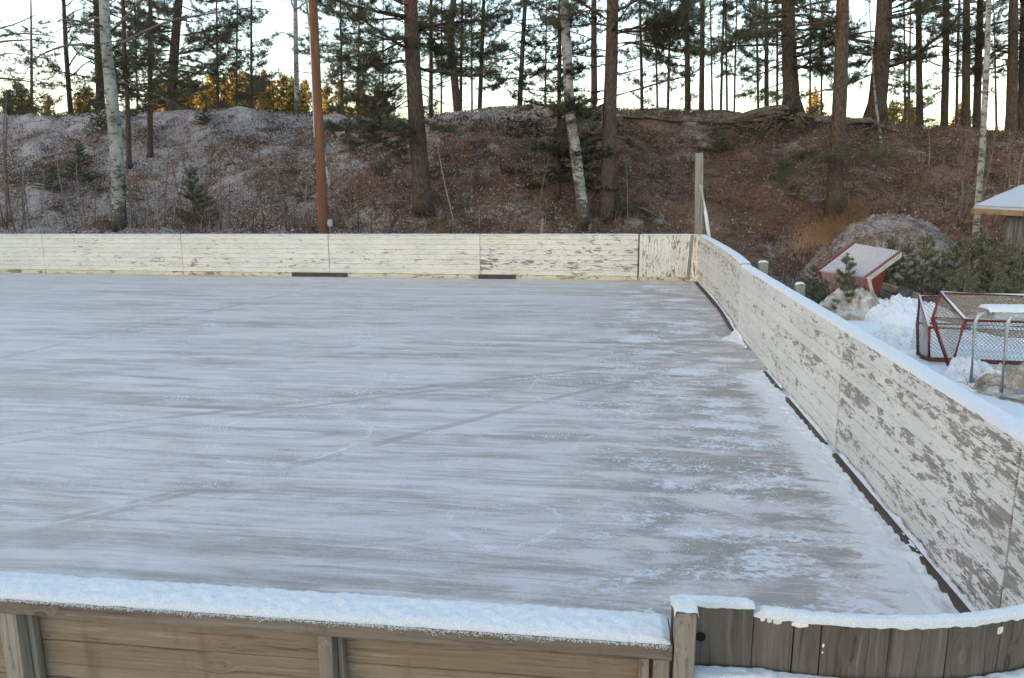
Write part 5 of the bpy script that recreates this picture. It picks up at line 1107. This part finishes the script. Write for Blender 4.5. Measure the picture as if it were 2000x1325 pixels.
for u, vb, vt in sorted(sap):
    lm = [q for q in lms if q[0] <= u][-1][1]; cnt[lm] = cnt.get(lm, 0)+1; k = cnt[lm]-1
    word = (ordn+['thirteenth','fourteenth','fifteenth','sixteenth','seventeenth','eighteenth','nineteenth','twentieth','twenty-first','twenty-second','twenty-third','twenty-fourth','twenty-fifth'])[k]
    b = hit(u, vb); p = Vector(b); H = Py(u, vt, b[1])[2]-b[2]; mb = MB(); d = Vector((random.gauss(0,.10), random.gauss(0,.05), 1)).normalized(); p.z -= .1; pts = [p]; n = 9
    for i in range(n): d = (d+Vector((random.gauss(0,.07), random.gauss(0,.05), .05))).normalized(); pts.append(pts[-1]+d*(H+.1)/n)
    r = .013+.0062*H; o = thing('bare_sapling', (b[0], b[1], b[2]), f'{word} thin bare sapling to the right of the {lm}', 'sapling', 'bare saplings on the slope')
    mb.tube(pts, [max(.007, r*(1-.62*i/n)) for i in range(n+1)], 5, cap=False); mb.build('stem', M['twig' if random.random() < .8 else 'pale_twig'], o, True); br = MB()
    for k in range(int(3+H*3.2)):
        f = random.uniform(.25,.98)*n; i = min(int(f), n-1); q = pts[i].lerp(pts[i+1], f-i); e = Vector((random.gauss(0,.7), random.gauss(0,.6), random.uniform(.5,1.2))).normalized(); l = random.uniform(.2,.5)*(.5+H*.16); m1 = q+e*l*.5; m2 = m1+(e+Vector((random.gauss(0,.3), random.gauss(0,.3), .1))).normalized()*l*.5
        br.tube([q,m1,m2], [.0065,.005,.003], 3, cap=False)
        if random.random() < .6: g = (e+Vector((random.gauss(0,.6), random.gauss(0,.6), 0))).normalized(); br.tube([m1, m1+g*l*.35], [.005,.003], 3, cap=False)
    br.build('twigs', M['twig'], o)
# brushwood: fine dry undergrowth at the foot of the bank
def brush(n, xr, yr, hmin, hmax, dens):
    P = []; x = RNG.uniform(*xr, n); y = RNG.uniform(*yr, n); k = RNG.uniform(0,1,n) < dens(x, y); x, y = x[k], y[k]; n = len(x); z = terr(x, y); d = RNG.normal(size=(n,3))*np.array([.5,.4,.2])+np.array([0,0,1]); d /= np.linalg.norm(d, axis=1)[:,None]; L = RNG.uniform(hmin, hmax, (n,1)); c = np.stack([x,y,z], -1); s = np.array([[.006,0,0]])
    m = c+d*L*.5; e = m+(d+RNG.normal(size=(n,3))*.35)*L*.5
    V = np.concatenate([np.stack([c-s, c+s, m], 1), np.stack([m-s*.7, m+s*.7, e], 1)]); return V
V = np.concatenate([brush(20000, (-26, 24), (22.1, 31), .10, .5, lambda x, y: .25+.75*np.exp(-(y-22.3)/2.2)), brush(7000, (-24, 3), (22.0, 27), .5, 1.5, lambda x, y: np.exp(-(y-22.2)/2.)*(.35+.65*(np.sin(x*.9+1)>.0)))])
_x = RNG.uniform(2.7, 10, 2500); _y = RNG.uniform(14.5, 21.8, 2500); _c = np.stack([_x, _y, _x*0], -1); _d = RNG.normal(size=(2500,3))*np.array([.4,.4,.2])+np.array([0,0,1]); _s = np.array([[.004,0,0]])
V = np.concatenate([V, np.stack([_c-_s, _c+_s, _c+_d*RNG.uniform(.08,.35,(2500,1))], 1)])
tag(fast_tris('undergrowth', V, M['dead_stalk']), 'fine dry stalks and twigs at the foot of the wooded bank', None, None, 'stuff')

# low heather and lingonberry clumps on the slope
def ground_cover(n):
    out = []
    for _ in range(n):
        x = RNG.uniform(-26, 24); y = RNG.uniform(22.6, 34); q = mnoise.noise(Vector((x*.45, y*.6, 2.)))
        if q < .02 and RNG.uniform() < .8: continue
        k = int(RNG.uniform(30, 90)); r = RNG.uniform(.15, .55); px = x+RNG.normal(size=k)*r; pyy = y+RNG.normal(size=k)*r*.7
        out.append(np.stack([px, pyy, terr(px, pyy)+RNG.uniform(.02, .20, k)], -1))
    C = np.concatenate(out); d = RNG.normal(size=C.shape)+np.array([0,0,.8]); d /= np.linalg.norm(d, axis=1)[:,None]; sd2 = np.cross(d, RNG.normal(size=C.shape)); sd2 /= np.linalg.norm(sd2, axis=1)[:,None]
    L = RNG.uniform(.04, .13, (len(C),1)); return np.stack([C-sd2*.014, C+sd2*.014, C+d*L], 1)
tag(fast_tris('ground_cover', ground_cover(1500), M['heather']), 'dark green and brown heather clumps on the bank', None, None, 'stuff')
